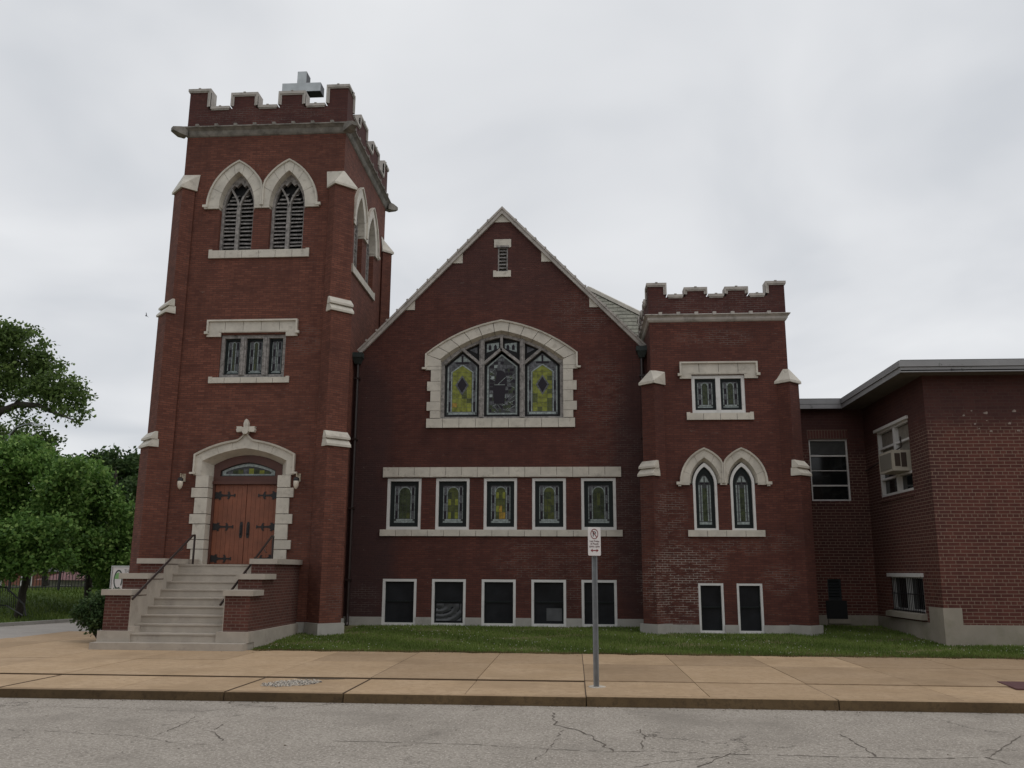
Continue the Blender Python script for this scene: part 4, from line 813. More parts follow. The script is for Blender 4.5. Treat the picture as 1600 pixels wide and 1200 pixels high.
mb = MB(); mb.plan(rp, AZ, AZ+.03); mb.build('soffit', SOFF, AN); mb = MB(); mb.plan([(x+(.03 if x < 9 else -.03), y+.03) for x, y in rp], AZ+.03, AZ+.30); mb.build('annex_roof', ROOFD, AN)
mb = MB()
def fas(x0, y0, x1, y1):
    d = Vector((x1-x0, y1-y0)).normalized(); n_ = Vector((d.y, -d.x)); n = max(1, int(math.hypot(x1-x0, y1-y0)/3)); L_ = math.hypot(x1-x0, y1-y0)
    for (zz0, zz1, oo) in ((AZ-.03, AZ+.10, .0), (AZ+.11, AZ+.27, .035)):
        a = Vector((x0, y0))-d*oo; b = Vector((x1, y1))+d*oo; mb.plan([tuple(a+n_*oo), tuple(b+n_*oo), tuple(b+n_*(oo-.03)-d*.03), tuple(a+n_*(oo-.03)+d*.03)], zz0, zz1)
fas(AX0-.72, AY0-.55, AXE+.6, AY0-.55); 
for (x0, x1, y0, y1) in ((AX0-.755, AX0-.72, AY0-.58, AYR-.30), ): mb.box(x0, x1, y0, y1, AZ+.11, AZ+.27); mb.box(x0+.03, x1+.0, y0+.03, y1, AZ-.03, AZ+.10)
mb.box(SX1-.02, AX0-.72, AYR-.335, AYR-.30, AZ+.11, AZ+.27); mb.box(SX1-.02, AX0-.72, AYR-.33, AYR-.302, AZ-.03, AZ+.10); mb.build('fascia', FASC, AN)
# soldier course over the recessed window
mb = MB(); mb.mi = 1; mb.fbox(FAR, 7.27, 8.49, 5.86, 6.145, -.02, .003); mb.mi = 0; x = 7.28
while x < 8.45: mb.fbox(FAR, x, x+.073, 5.875, 6.13, -.02, .008); x += .088
mb.build('soldier_course', [mat('dark_red_soldier_brick', (.105, .036, .028), .85, vary=.3, vscale=12), mat('pale_mortar', (.19, .135, .105), .9)], AN)
# four light window, recessed wall
mb = MB(); ringbox(mb, FAR, 7.30, 8.47, 3.95, 5.85, .045, -.14, -.05)
for z, h in ((5.34, .05), (4.88, .022), (4.42, .045)): mb.fbox(FAR, 7.345, 8.425, z-h/2, z+h/2, -.13, -.055)
o = mb.build('window', WHITE, AN); o['label'] = 'four pane white metal window facing the street'; MB().fbox(FAR, 7.34, 8.43, 3.99, 5.81, -.13, -.12).build('window_glass', DARKG, o)
MB().fbox(FAR, 7.36, 8.41, 5.40, 5.80, -.118, -.112).build('window_blind', mat('grey_blind', (.045, .047, .045), .6, vary=.3, vscale=6), o)
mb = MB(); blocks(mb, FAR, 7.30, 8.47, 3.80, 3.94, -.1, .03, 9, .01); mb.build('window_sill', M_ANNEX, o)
mb = MB(); ringbox(mb, FAR, 7.58, 7.98, .99, 1.62, .03, -.15, -.04); v = 1.04
while v < 1.58: mb.hexa([FAR.p(7.61, v, -.05), FAR.p(7.95, v, -.05), FAR.p(7.95, v+.06, -.12), FAR.p(7.61, v+.06, -.12), FAR.p(7.61, v+.015, -.05), FAR.p(7.95, v+.015, -.05), FAR.p(7.95, v+.075, -.12), FAR.p(7.61, v+.075, -.12)]); v += .085
mb.fbox(FAR, 7.6, 7.96, 1.0, 1.6, -.2, -.16); mb.build('wall_vent', mat('dark_grey_louvre', (.02, .024, .026), .6), AN)
mb = MB(); mb.fbox(FAR, 7.49, 8.10, .46, .99, -.1, .035); mb.build('access_panel', DARKP, AN); mb = MB(); mb.fbox(FAR, 7.52, 8.16, .33, .455, .0, .10); mb.build('access_panel_sill', CONC_A, AN)
# side windows
mb = MB(); U0, U1, V0, V1 = 24.02, 26.55, 3.96, 5.88; ringbox(mb, FAS, U0, U1, V0, V1, .07, -.16, -.03); mb.fbox(FAS, 25.12, 25.27, V0+.06, V1-.06, -.15, -.025)
for z in (5.36, 4.46): mb.fbox(FAS, U0+.06, U1-.06, z-.03, z+.03, -.14, -.04)
mb.fbox(FAS, U0-.05, U1+.05, V1-.01, V1+.07, -.1, .06); o = mb.build('window', WHITE, AN); o['label'] = 'side window holding the air conditioner'
MB().fbox(FAS, U0+.05, U1-.05, V0+.05, V1-.05, -.15, -.14).build('window_glass', DARKG, o)
mb = MB(); 
for a, b in ((U0+.09, 25.1), (25.3, U1-.1)): mb.fbox(FAS, a, b, 4.93, V1-.09, -.135, -.128)
mb.build('curtain', CURTAIN, o)
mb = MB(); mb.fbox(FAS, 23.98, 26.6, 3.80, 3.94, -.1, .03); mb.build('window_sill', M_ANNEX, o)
mb = MB(); ringbox(mb, FAS, 23.95, 26.3, .80, 1.72, .06, -.14, -.02); mb.fbox(FAS, 25.0, 25.1, .8, 1.7, -.13, -.01); mb.fbox(FAS, 25.12, 25.2, .8, 1.7, -.13, -.02); mb.fbox(FAS, 23.88, 26.42, 1.70, 1.80, -.1, .07); o = mb.build('basement_window', WHITE, AN)
MB().fbox(FAS, 24.0, 26.25, .85, 1.68, -.13, -.12).build('window_glass', DARKG, o)
mb = MB(); y = 24.05
while y < 26.25: mb.fbox(FAS, y-.008, y+.008, .78, 1.68, .0, .016); y += .12
mb.fbox(FAS, 23.97, 26.3, 1.24, 1.262, .0, .018); mb.fbox(FAS, 23.97, 26.3, .80, .825, .0, .018); mb.build('window_grille', IRON, o)
mb = MB(); mb.hexa([FAS.p(23.86, .62, -.1), FAS.p(26.5, .62, -.1), FAS.p(26.5, .62, .16), FAS.p(23.86, .62, .16), FAS.p(23.86, .80, -.1), FAS.p(26.5, .80, -.1), FAS.p(26.5, .75, .15), FAS.p(23.86, .75, .15)]); mb.build('window_sill', CONC_A, o)
# chips and old paint marks on the street wall
mb = MB(); R_ = random.Random(3)
for (x, z, r) in ((9.95, 5.74, .05), (10.15, 5.86, .03), (10.50, 5.80, .075), (11.2, 5.84, .06), (11.05, 5.52, .06), (10.2, 5.52, .04), (10.58, 5.33, .04), (10.3, 5.4, .03), (11.25, 5.34, .06), (10.5, 5.6, .03)):
    mb.prism(FA, [(x+r*.95*math.cos(t*.785)*R_.uniform(.4, 1.1), z+r*.7*math.sin(t*.785)*R_.uniform(.4, 1.1)) for t in range(8)], -.002, .004)
mb.build('paint_mark', mat('old_plaster_mark', (.27, .22, .19), .8, vary=.4, vscale=20), AN)
# ------------------------------------------------------------------ things fixed to or standing by the buildings
AC = thing('air_conditioner', (8.7, 24.85, 4.6), 'beige window air conditioner jutting from the upper side window of the annex', 'air conditioner')
mb = MB(); ax0, ay0, ay1, az0, az1 = 8.60, 24.25, 25.30, 4.50, 5.06
mb.box(ax0, 9.1, ay0, ay1, az0, az1); body = mb.build('casing', BEIGE, AC)
mb = MB(); mb.box(ax0+.06, ax0+.20, ay0-.012, ay0+.02, az0+.12, az1-.09); mb.box(ax0+.23, ax0+.37, ay0-.012, ay0+.02, az0+.1, az1-.07); mb.build('side_vent', mat('brown_vent', (.04, .025, .018), .7), AC)
mb = MB(); y = ay0+.08
while y < ay1-.1: mb.box(ax0-.012, ax0+.01, y, y+.035, az0+.06, az1-.06); y += .06
mb.build('condenser_grille', mat('grey_grille', (.17, .155, .13), .6), AC)
CA = MB().tube([(8.62, 23.6, 5.32), (8.88, 24.3, 5.15), (8.9, 25.6, 5.03), (8.92, 26.6, 4.92), (8.93, 27.5, 4.85)], .02, 6).build('overhead_cable', PAINT_BR, loc=(8.9, 25.6, 5.0)); tag(CA, 'thin dark cable strung across the upper side window of the annex', 'cable')
def lantern(x, lab):
    t = thing('wall_lantern', (x, YT, 4.3), lab, 'wall lamp', 'lanterns flanking the church door'); sg = 1 if x < -9 else -1
    mb = MB(); mb.fbox(FT, x+sg*.10-.02, x+sg*.10+.06 if sg > 0 else x+sg*.10+.02, 4.2, 4.42, 0, .03)
    mb = MB(); px_ = x; mb.fbox(FT, px_-.055, px_+.055, 4.22, 4.44, 0, .025); mb.fbox(FT, px_-.012, px_+.012, 4.40, 4.43, .025, .24); mb.fbox(FT, px_-.012, px_+.012, 4.33, 4.41, .20, .23); mb.build('bracket', mat('pale_brass', (.42, .36, .27), .4, metal=.3), t)
    mb = MB(); mb.lathe((x, YT-.215, 4.12), [(.035, .20), (.075, .17), (.082, .13), (.08, .10)], 12); mb.build('lamp_cap', IRON, t)
    mb = MB(); mb.lathe((x, YT-.215, 4.12), [(.015, -.13), (.05, -.09), (.072, -.02), (.078, .05), (.074, .10)], 12); mb.build('lamp_globe', LAMPG, t, smooth=True)
lantern(-10.97, 'small oval glass lantern on the brick left of the church door'); lantern(-7.66, 'small oval glass lantern on the brick right of the church door')
def handrail(x, top_y, lab, low_y):
    t = thing('handrail', (x, 21.8, .8), lab, 'handrail', 'handrails of the church steps')
    zt = 2.70; zl = zt-(top_y-.12-low_y)*.525
    mb = MB(); mb.tube([(x, low_y, zl), (x, top_y-.22, zt-.06), (x, top_y-.14, zt-.01), (x, top_y, zt)], .029, 8); mb.build('rail', PAINT_BR, t)
    MB().tube([(x, top_y, zt+.01), (x, top_y, 1.70)], .03, 8).build('post', PAINT_BR, t)
    for k in (.12, .45, .8):
        y = low_y+(top_y-low_y)*k; z = zl+(zt-zl)*k-.03; xw = -10.33 if x < -9 else -8.11; MB().tube([(x, y, z), ((x+xw)/2, y, z-.08), (xw, y, z-.08)], .011, 6).build('wall_bracket', PAINT_BR, t)
handrail(-10.19, 23.35, 'dark metal handrail along the left side of the church steps', 20.22)
handrail(-8.2, 23.85, 'dark metal handrail along the right side of the church steps', 20.48)
# --- no parking sign
PX, PY = .335, 14.72
t = thing('parking_sign', (PX, PY, 0), 'white no parking sign on a grey steel post at the kerb', 'street sign')
mb = MB(); mb.box(PX-.03, PX-.022, PY-.0, PY+.03, 0, 2.5); mb.box(PX+.022, PX+.03, PY-.0, PY+.03, 0, 2.5); mb.box(PX-.022, PX+.022, PY+.03, PY+.036, 0, 2.5); mb.box(PX-.045, PX-.03, PY-.004, PY, 0, 2.5); mb.box(PX+.03, PX+.045, PY-.004, PY, 0, 2.5); mb.box(PX-.012, PX+.012, PY-.045, PY, 2.12, 2.14); mb.box(PX-.012, PX+.012, PY-.045, PY, 2.42, 2.44); mb.build('post', TIN, t)
FP = Frame((PX, PY-.05, 0), (math.cos(.5), math.sin(.5), 0), (math.sin(.5), -math.cos(.5), 0)); sw_, z0, z1 = .118, 2.045, 2.505; r_ = .02
pts = []
for (cx_, cz_, a0) in ((sw_-r_, z0+r_, -90), (sw_-r_, z1-r_, 0), (-sw_+r_, z1-r_, 90), (-sw_+r_, z0+r_, 180)): pts += [(cx_+r_*math.cos(math.radians(a0+k*30)), cz_+r_*math.sin(math.radians(a0+k*30))) for k in range(4)]
mb = MB(); mb.prism(FP, pts, -.003, .003); sp_ = mb.build('sign_panel', SIGNW, t)
def ringmark(F, cu_, cv_, ru, rv, w_, d, M, parent, a0=0, a1=360, n=28, name='ring_mark'):
    mb = MB(); A = []; B = []
    for i in range(n+1): a = math.radians(a0+(a1-a0)*i/n); A.append((cu_+ru*math.cos(a), cv_+rv*math.sin(a), d)); B.append((cu_+(ru-w_)*math.cos(a), cv_+(rv-w_)*math.sin(a), d))
    mb.loft(F, A, B); mb.loft(F, [(a, b, d+.002) for a, b, _ in A], [(a, b, d+.002) for a, b, _ in B]); return mb.build(name, M, parent)
text_mesh('P', .125, FP, -.004, 2.352, .0045, SIGNK, sp_, sx=1.05); ringmark(FP, 0, 2.395, .072, .083, .011, .005, SIGNR, sp_)
mb = MB(); mb.prism(FP, [(-.05, 2.446), (-.042, 2.455), (.053, 2.343), (.045, 2.334)], .0055, .0075); mb.build('prohibition_bar', SIGNR, sp_)
for s_, z in (('Last Friday', 2.265), ('of Month', 2.222), ('8AM-12PM', 2.176)): text_mesh(s_, .042, FP, 0, z, .0045, SIGNR if s_ == 'x' else mat('sign_brown_lettering', (.12, .05, .05), .5), sp_)
mb = MB(); z = 2.128; mb.prism(FP, [(-.075, z), (-.035, z+.028), (-.04, z+.008), (.04, z+.008), (.035, z+.028), (.075, z), (.035, z-.028), (.04, z-.008), (-.04, z-.008), (-.035, z-.028)], .004, .006); mb.build('double_arrow', SIGNR, sp_)
# --- church notice board behind the steps
t = thing('notice_board', (-12.8, 25.3, 0), 'white church notice board with a green and black round logo, left of the tower', 'sign')
FB = Frame((-13.66, 25.72, 0), (.92, -.39, 0), (-.39, -.92, 0))
mb = MB(); mb.fbox(FB, 0, 1.25, 1.10, 1.88, -.10, 0); pb = mb.build('sign_panel', SIGNW, t); mb = MB(); ringbox(mb, FB, -.02, 1.27, 1.08, 1.90, .045, -.12, .02); mb.build('sign_frame', mat('aluminium_frame', (.45, .45, .44), .4, metal=.4), t)
for u in (.12, 1.13): MB().fbox(FB, u-.04, u+.04, 0, 1.1, -.09, -.02).build('post', TIN, t)
ringmark(FB, .29, 1.50, .19, .28, .045, .003, mat('logo_dark_green', (.025, .04, .032), .5), pb, -40, 320-20, name='logo_ring')
mb = MB(); mb.prism(FB, [(.14, 1.52)] + [(.29+.15*math.cos(math.radians(a)), 1.52+.18*math.sin(math.radians(a))) for a in range(180, -1, -15)], .002, .006); mb.build('logo_dome', SIGNG, pb)
for s_, z, m_ in (('THE', 1.69, mat('sign_grey', (.22, .23, .22), .6)), ('FO', 1.49, SIGNK), ('CH', 1.32, MATS['sign_grey'])): text_mesh(s_, .15, FB, .52, z, .003, m_, pb, align='LEFT', sx=1.0)
# ------------------------------------------------------------------ ground
def gm(name, c1, c2, sc1, c3=None, sc2=40, bump=.4, bs=120, rough=.9, cracks=None, blotch=.35, tint=True, speck=None):
    m = bpy.data.materials.new(name); m.use_nodes = True; t = m.node_tree; b = t.nodes['Principled BSDF']; L = t.links.new; b.inputs['Roughness'].default_value = rough; b.inputs['Specular IOR Level'].default_value = .2
    geo = N('ShaderNodeNewGeometry', t)
    def noise(sc, det=6, r=.6):
        n = N('ShaderNodeTexNoise', t); n.inputs['Scale'].default_value = sc; n.inputs['Detail'].default_value = det; n.inputs['Roughness'].default_value = r; L(geo.outputs['Position'], n.inputs['Vector']); return n
    def rr(v, a, b_, c=0, d=1):
        n = N('ShaderNodeMapRange', t); L(v, n.inputs[0])
        for i, q in enumerate((a, b_, c, d)): n.inputs[i+1].default_value = q
        return n.outputs[0]
    def mx_(f, a, b_, bt='MIX'):
        n = N('ShaderNodeMix', t, data_type='RGBA', blend_type=bt)
        if isinstance(f, float): n.inputs[0].default_value = f
        else: L(f, n.inputs[0])
        for i, v in ((6, a), (7, b_)):
            if isinstance(v, tuple): n.inputs[i].default_value = (*v, 1)
            else: L(v, n.inputs[i])
        return n.outputs[2]
    col = mx_(rr(noise(sc1).outputs[0], .35, .65), c1, c2)
    if c3: col = mx_(rr(noise(sc2, 3, .7).outputs[0], .45, .7), col, c3)
    if speck: col = mx_(rr(noise(speck[1], 2, .5).outputs[0], speck[2], speck[3]), col, speck[0])
    bl = N('ShaderNodeRGB', t); bl.outputs[0].default_value = (*[x*(1-blotch) for x in c1], 1); col = mx_(rr(noise(.45, 5, .65).outputs[0], .5, .75), col, bl.outputs[0])
    if tint:
        a = N('ShaderNodeAttribute', t); a.attribute_name = 'tint'; n = N('ShaderNodeMix', t, data_type='RGBA', blend_type='MULTIPLY'); n.inputs[0].default_value = 1; L(col, n.inputs[6]); cr_ = N('ShaderNodeValToRGB', t); cr_.color_ramp.elements[0].color = (.78, .77, .76, 1); cr_.color_ramp.elements[1].color = (1.08, 1.07, 1.05, 1); L(a.outputs['Fac'], cr_.inputs[0]); L(cr_.outputs[0], n.inputs[7]); col = n.outputs[2]
    if cracks:
        v = N('ShaderNodeTexVoronoi', t, feature='DISTANCE_TO_EDGE'); v.inputs['Scale'].default_value = cracks[0]; nn = noise(1.1, 8, .7); vm = N('ShaderNodeVectorMath', t, operation='MULTIPLY_ADD'); L(nn.outputs['Color'], vm.inputs[0]); vm.inputs[1].default_value = (1.5, 1.5, 1.5); L(geo.outputs['Position'], vm.inputs[2]); L(vm.outputs[0], v.inputs['Vector'])
        msk = rr(v.outputs[0], 0, cracks[1], 1, 0); g2 = rr(noise(.5, 4).outputs[0], cracks[2], cracks[2]+.1); mu = N('ShaderNodeMath', t, operation='MULTIPLY'); L(msk, mu.inputs[0]); L(g2, mu.inputs[1]); col = mx_(mu.outputs[0], col, (.06, .05, .04))
    L(col, b.inputs['Base Color']); n = noise(bs, 3); bp = N('ShaderNodeBump', t); bp.inputs['Strength'].default_value = bump; bp.inputs['Distance'].default_value = .01; L(n.outputs[0], bp.inputs['Height']); L(bp.outputs[0], b.inputs['Normal']); MATS[name] = m; return m
ROADM = gm('worn_asphalt', (.335, .298, .255), (.40, .358, .308), 1.2, (.22, .195, .165), 22, 1.0, 60, blotch=.28, cracks=(.33, .008, .5), tint=False, speck=((.56, .50, .44), 34, .57, .66))
WALKM = gm('tan_concrete', (.43, .305, .19), (.48, .35, .23), 1.1, (.375, .265, .165), 7, .3, 140, blotch=.24, speck=((.24, .165, .10), 26, .66, .74))
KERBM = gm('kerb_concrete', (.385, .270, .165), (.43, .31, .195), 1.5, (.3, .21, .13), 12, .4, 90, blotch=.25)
KERBF = gm('kerb_face_shade_stain', (.115, .078, .042), (.16, .11, .06), 1.5, (.09, .062, .036), 12, .5, 60, blotch=.3)  # front face: shade and dirt both put into the darker colour
SOIL = gm('lawn_soil', (.09, .10, .035), (.12, .13, .045), 2.0, (.16, .125, .07), 8, .5, 60, tint=False)
LAWN2 = gm('far_lawn', (.075, .12, .025), (.10, .15, .03), .8, (.05, .08, .02), 5, .5, 40, tint=False)
STREET2 = gm('side_street_asphalt', (.36, .33, .30), (.41, .375, .34), .8, (.3, .275, .25), 30, .5, 60, tint=False)
def lawn_z(x, y): return max(0, .042*(y-20.9))+.01*math.sin(x*1.3)*min(1, max(0, (y-20.9)))
def terrain(x, y):                                   # land beyond the side street on the left
    z = -.24
    s_ = (x+17.2) + (y-28)*-.30                      # distance to the left of the side street's far kerb
    k = max(0, min(1, (-3.4-s_)/9)) * max(0, min(1, (y-18)/8)); k = k*k*(3-2*k); h = 1.0*k*math.exp(-((y-46)/26)**2)
    if y > 52: h -= min(1.6, (y-52)*.09)
    return z + h + (.05*math.sin(x*.5+y*.3) if k > .2 else 0)
mb = MB(); nx_, ny_ = 80, 70; xs = [-90+ (100*i/nx_) for i in range(nx_+1)]; ys_ = [-2+ (122*j/ny_) for j in range(ny_+1)]
xs = [-400, -200] + xs + [40, 100, 400]; ys_ = [-300, -60] + ys_ + [200, 600]
vs = [(x, y, terrain(x, y) if -90 <= x <= 10 and -2 <= y <= 120 else -.24 if y < 60 else -1.9) for y in ys_ for x in xs]; w_ = len(xs)
mb.add(vs, [(j*w_+i, j*w_+i+1, (j+1)*w_+i+1, (j+1)*w_+i) for j in range(len(ys_)-1) for i in range(w_-1)]); tag(mb.build('ground', LAWN2, smooth=True), kind='structure')
mb = MB(); mb.add([(-120, -3.2, -.15), (120, -3.2, -.15), (120, 13.62, -.15), (-120, 13.62, -.15)], [(0, 1, 2, 3)]); road = tag(mb.build('road', ROADM), kind='structure')
# visible cracks, as thin dark ribbons on the asphalt
mb = MB(); R_ = random.Random(11)
def crack(pts, w_=.018, jag=.05, z=-.146):
    P = [Vector(p) for p in pts]; Q = []
    for a, b in zip(P, P[1:]):
        n = max(2, int((b-a).length/.09))
        for i in range(n): Q.append(a.lerp(b, i/n)+Vector((R_.uniform(-jag, jag)*.6, R_.uniform(-jag, jag)*.6)))
    Q.append(P[-1])
    for a, b in zip(Q, Q[1:]):
        if R_.random() < .06: continue
        d = (b-a); n_ = Vector((-d.y, d.x)).normalized(); wa = w_*R_.uniform(.15, 1.0); mb.add([(*(a+n_*wa/2), z), (*(b+n_*wa/2), z), (*(b-n_*wa/2), z), (*(a-n_*wa/2), z)], [(0, 1, 2, 3)])
def gp(px, py, z=-.15): d = ray(px, py); q = Vector((0, 0, CAM_H)) + d*((z-CAM_H)/d.z); return (q.x, q.y)
crack([gp(864, 1114), gp(868, 1132), (gp(905, 1142)), gp(925, 1152), gp(958, 1175)], .032); crack([gp(958, 1175), gp(1010, 1174), gp(1130, 1178), gp(1300, 1183), gp(1450, 1186), gp(1545, 1184), gp(1595, 1150)], .022, .03)
crack([gp(958, 1175), gp(880, 1172), gp(730, 1163), gp(600, 1160), gp(520, 1158)], .018, .03); crack([gp(345, 1132), gp(333, 1143), gp(347, 1158)], .022); crack([gp(5, 1110), gp(80, 1104), gp(160, 1106), gp(310, 1112), gp(400, 1104)], .014, .05); crack([gp(0, 1140), gp(120, 1145), gp(200, 1150), gp(280, 1162), gp(330, 1163)], .014)
crack([gp(1315, 1148), gp(1340, 1162), gp(1368, 1182)], .028); crack([gp(1000, 1140), gp(1008, 1150), gp(1003, 1170)], .026); crack([gp(1140, 1178), gp(1110, 1190), gp(1090, 1199)], .03); crack([gp(1120, 1182), gp(1040, 1191), gp(990, 1199)], .022); crack([gp(240, 1150), gp(280, 1135), gp(310, 1118)], .014)
crack([gp(1545, 1184), gp(1580, 1196)], .03); crack([gp(1470, 1104), gp(1500, 1112), gp(1560, 1118)], .02); crack([gp(880, 1140), gp(860, 1168), gp(830, 1190)], .016)
tag(mb.build('road_cracks', mat('crack_dark', (.12, .10, .08), .95), norm=False), kind='structure')
mb = MB(); mb.add([(-14.9, 13.62, -.146), (-14.9, 20, -.146), (-15.15, 23.1, -.146), (-14.0, 27.2, -.146), (-9.5, 43, -.146), (-3, 66, -.146), (-8.5, 68, -.146), (-16.3, 41.5, -.146), (-19.3, 31, -.146), (-21.0, 25, -.146), (-22, 20, -.146), (-22.2, 13.62, -.146)], [tuple(range(12))]); tag(mb.build('side_street', STREET2), kind='structure')
# kerb and pavement slabs
mb = MB(); tn = []; x = -14.9; R_ = random.Random(2)
cuts = [-14.9, -12.6, -8.94, -5.30, -3.47, .16, 3.79, 7.4, 11.1, 14.8, 18.5, 22.2, 25.9, 29.6, 60]
for a, b in zip(cuts, cuts[1:]):
    KZ = .022 if a < 0 else .012
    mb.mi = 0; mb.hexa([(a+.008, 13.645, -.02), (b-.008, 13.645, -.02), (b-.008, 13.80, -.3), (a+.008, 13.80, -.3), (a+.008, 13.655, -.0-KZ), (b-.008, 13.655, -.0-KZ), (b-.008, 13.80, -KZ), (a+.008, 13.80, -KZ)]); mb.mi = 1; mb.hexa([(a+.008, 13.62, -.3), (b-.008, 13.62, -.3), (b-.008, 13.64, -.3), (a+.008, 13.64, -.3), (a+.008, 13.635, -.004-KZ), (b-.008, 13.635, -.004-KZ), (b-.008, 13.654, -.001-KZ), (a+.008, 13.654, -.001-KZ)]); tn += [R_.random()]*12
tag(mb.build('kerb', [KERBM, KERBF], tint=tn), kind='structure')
mb = MB(); tn = []
def slab(x0, x1, y0, y1, g=.007, z=.0, t=None):
    mb.box(x0+g, x1-g, y0+g, y1-g, -.12, z+R_.uniform(-.002, .002)); tn.extend([R_.random() if t is None else t]*6)
xsl = [.16+1.82*k for k in range(-9, 18)]
for i, (a, b) in enumerate(zip(xsl, xsl[1:])):
    t_ = R_.random()
    slab(a, b, 13.80, 15.488, z=-.022 if a < 0 else -.012, t=R_.uniform(.4, 1))
    for y0, y1 in ((15.5, 18.2), (18.2, 20.42)):
        if b < -7 or True: slab(a, b, y0, y1)
for (x0, x1, y0, y1) in ((-15.0, -13.2, 20.42, 23.2), (-13.2, -11.3, 20.42, 23.2), (-14.9, -13.2, 23.2, 25.9), (-13.2, -11.8, 23.2, 25.9)): slab(x0, x1, y0, y1)
for (x0, x1) in ((xsl[-1], xsl[-1]+3.6), (xsl[-1]+3.6, xsl[-1]+7.2)): slab(x0, x1, 13.8, 20.42)
tag(mb.build('pavement', WALKM, tint=tn), kind='structure')
mb = MB(); mb.box(-15.0, 60, 13.8, 20.4, -.2, -.03); mb.box(-15.0, -11.6, 20.4, 25.9, -.2, -.03); tag(mb.build('pavement_bed', mat('dark_joint_fill', (.19, .135, .085), .95), ), kind='structure')
mb = MB(); mb.box(-15.0, .15, 15.489, 15.500, -.1, -.002)
for x in (-8.94, -5.30, -3.48, .16, 3.8): mb.box(x-.010, x+.010, 13.66, 15.48, -.1, -.012)
for x in (-3.48, .16): mb.box(x-.008, x+.008, 15.51, 20.4, -.1, .001)
tag(mb.build('expansion_joint', mat('tarred_joint', (.085, .055, .03), .9)), kind='structure')
# patch of coarse aggregate, sunken joint, cement round the post, red tactile plate
mb = MB(); R_ = random.Random(8)
for i in range(1900):
    u = R_.gauss(0, .34); v = R_.gauss(0, .30)
    if (u/.44)**2+(v/.46)**2 > 1: continue
    x, y = -4.62+u, 14.75+v+.35*u; s_ = R_.uniform(.007, .018); z = R_.uniform(-.02, -.008)
    mb.mi = 0 if R_.random() < .45 else (1 if R_.random() < .6 else 2); p = [(x+s_*math.cos(k*1.57+u*9), y+s_*math.sin(k*1.57+u*9), z) for k in range(4)]; mb.add(p+[(x, y, z+s_*.8)], [(0, 1, 4), (1, 2, 4), (2, 3, 4), (3, 0, 4)])
tag(mb.build('loose_aggregate', [mat('pale_stone_chips', (.52, .47, .40), .8), mat('grey_stone_chips', (.27, .24, .205), .8), mat('dark_stone_chips', (.08, .075, .07), .8)], norm=False), 'patch of pale crushed stone where the pavement has broken up by the kerb', 'gravel', kind='stuff')
mb = MB(); mb.plan([(-4.75, 15.44), (-4.6, 15.36), (-4.2, 15.35), (-3.95, 15.42), (-3.9, 15.488), (-4.75, 15.488)], -.05, -.0145); tag(mb.build('broken_joint', mat('joint_void_dark', (.08, .055, .03), .95)), kind='structure')  # void under the joint, its shade put in as a dark fill
mb = MB(); mb.plan([(PX+.13*math.cos(k*.628)*R_.uniform(.8, 1.3), PY+.06+.16*math.sin(k*.628)*R_.uniform(.8, 1.3)) for k in range(10)], -.02, -.003); tag(mb.build('cement_patch', mat('pale_cement', (.50, .45, .38), .9, vary=.2)), kind='structure')
mb = MB(); mb.plan([(7.12, 16.1), (6.97, 15.12), (8.9, 15.12), (8.9, 16.1)], -.01, .012); tag(mb.build('utility_cover', mat('red_brown_iron', (.11, .045, .045), .7, vary=.3, vscale=30), loc=(7.6, 15.7, 0)), 'dark red-brown flat cover set into the pavement at the right edge', 'utility cover')
mb = MB(); R_ = random.Random(31)
for i in range(520):
    if i < 300: x = R_.uniform(-8, 9); y = 13.60-abs(R_.gauss(0, .10)); z = -.147
    elif i < 420: x = R_.uniform(-8, 9); y = 20.35-abs(R_.gauss(0, .35)); z = .003
    else: x = R_.uniform(-8, 9); y = R_.uniform(8.5, 13.4); z = -.147
    s_ = R_.uniform(.006, .02); a = R_.uniform(0, 6.28); mb.mi = 0 if R_.random() < .6 else 1
    p = [(x+s_*math.cos(a+k*1.57)*(1 if k % 2 else .55), y+s_*math.sin(a+k*1.57)*(1 if k % 2 else .55), z+.002*k) for k in range(4)]; mb.add(p+[(x, y, z+s_*.5)], [(0, 1, 4), (1, 2, 4), (2, 3, 4), (3, 0, 4)])
tag(mb.build('gutter_litter', [mat('dead_leaf_brown', (.09, .06, .035), .9), mat('grey_grit', (.20, .18, .15), .9)], norm=False), 'scattered grit and dead leaves along the gutter and pavement', 'litter', kind='stuff')
# lawn in front of the church: soil sheet plus blades
mb = MB(); lx = [-7.42+ .45*i for i in range(0, 46)] + [14, 22, 40]; ly = [20.42+.3*j for j in range(0, 25)]; w_ = len(lx)
mb.add([(x, y, lawn_z(x, y)+.004) for y in ly for x in lx], [(j*w_+i, j*w_+i+1, (j+1)*w_+i+1, (j+1)*w_+i) for j in range(len(ly)-1) for i in range(w_-1)]); tag(mb.build('lawn', SOIL, smooth=True), kind='structure')
def blades(region, n, h0, h1, seed, w=.012):
    R = random.Random(seed); V = []; F_ = []; T = []
    for _ in range(n):
        while True:
            x, y = region(R)
            if x is not None: break
        z = lawn_z(x, y) if x > -8 else terrain(x, y); h = R.uniform(h0, h1); a = R.uniform(0, 6.28); dx, dy = math.cos(a)*w, math.sin(a)*w; lx_, ly_ = R.uniform(-.6, .6)*h, R.uniform(-.6, .6)*h; b = len(V)
        V += [(x-dx, y-dy, z-.005), (x+dx, y+dy, z-.005), (x+lx_, y+ly_, z+h)]; F_.append((b, b+1, b+2)); T.append(min(1, max(0, .45+.25*math.sin(x*1.7+y*2.3)+R.uniform(-.35, .35))))
    return V, F_, T
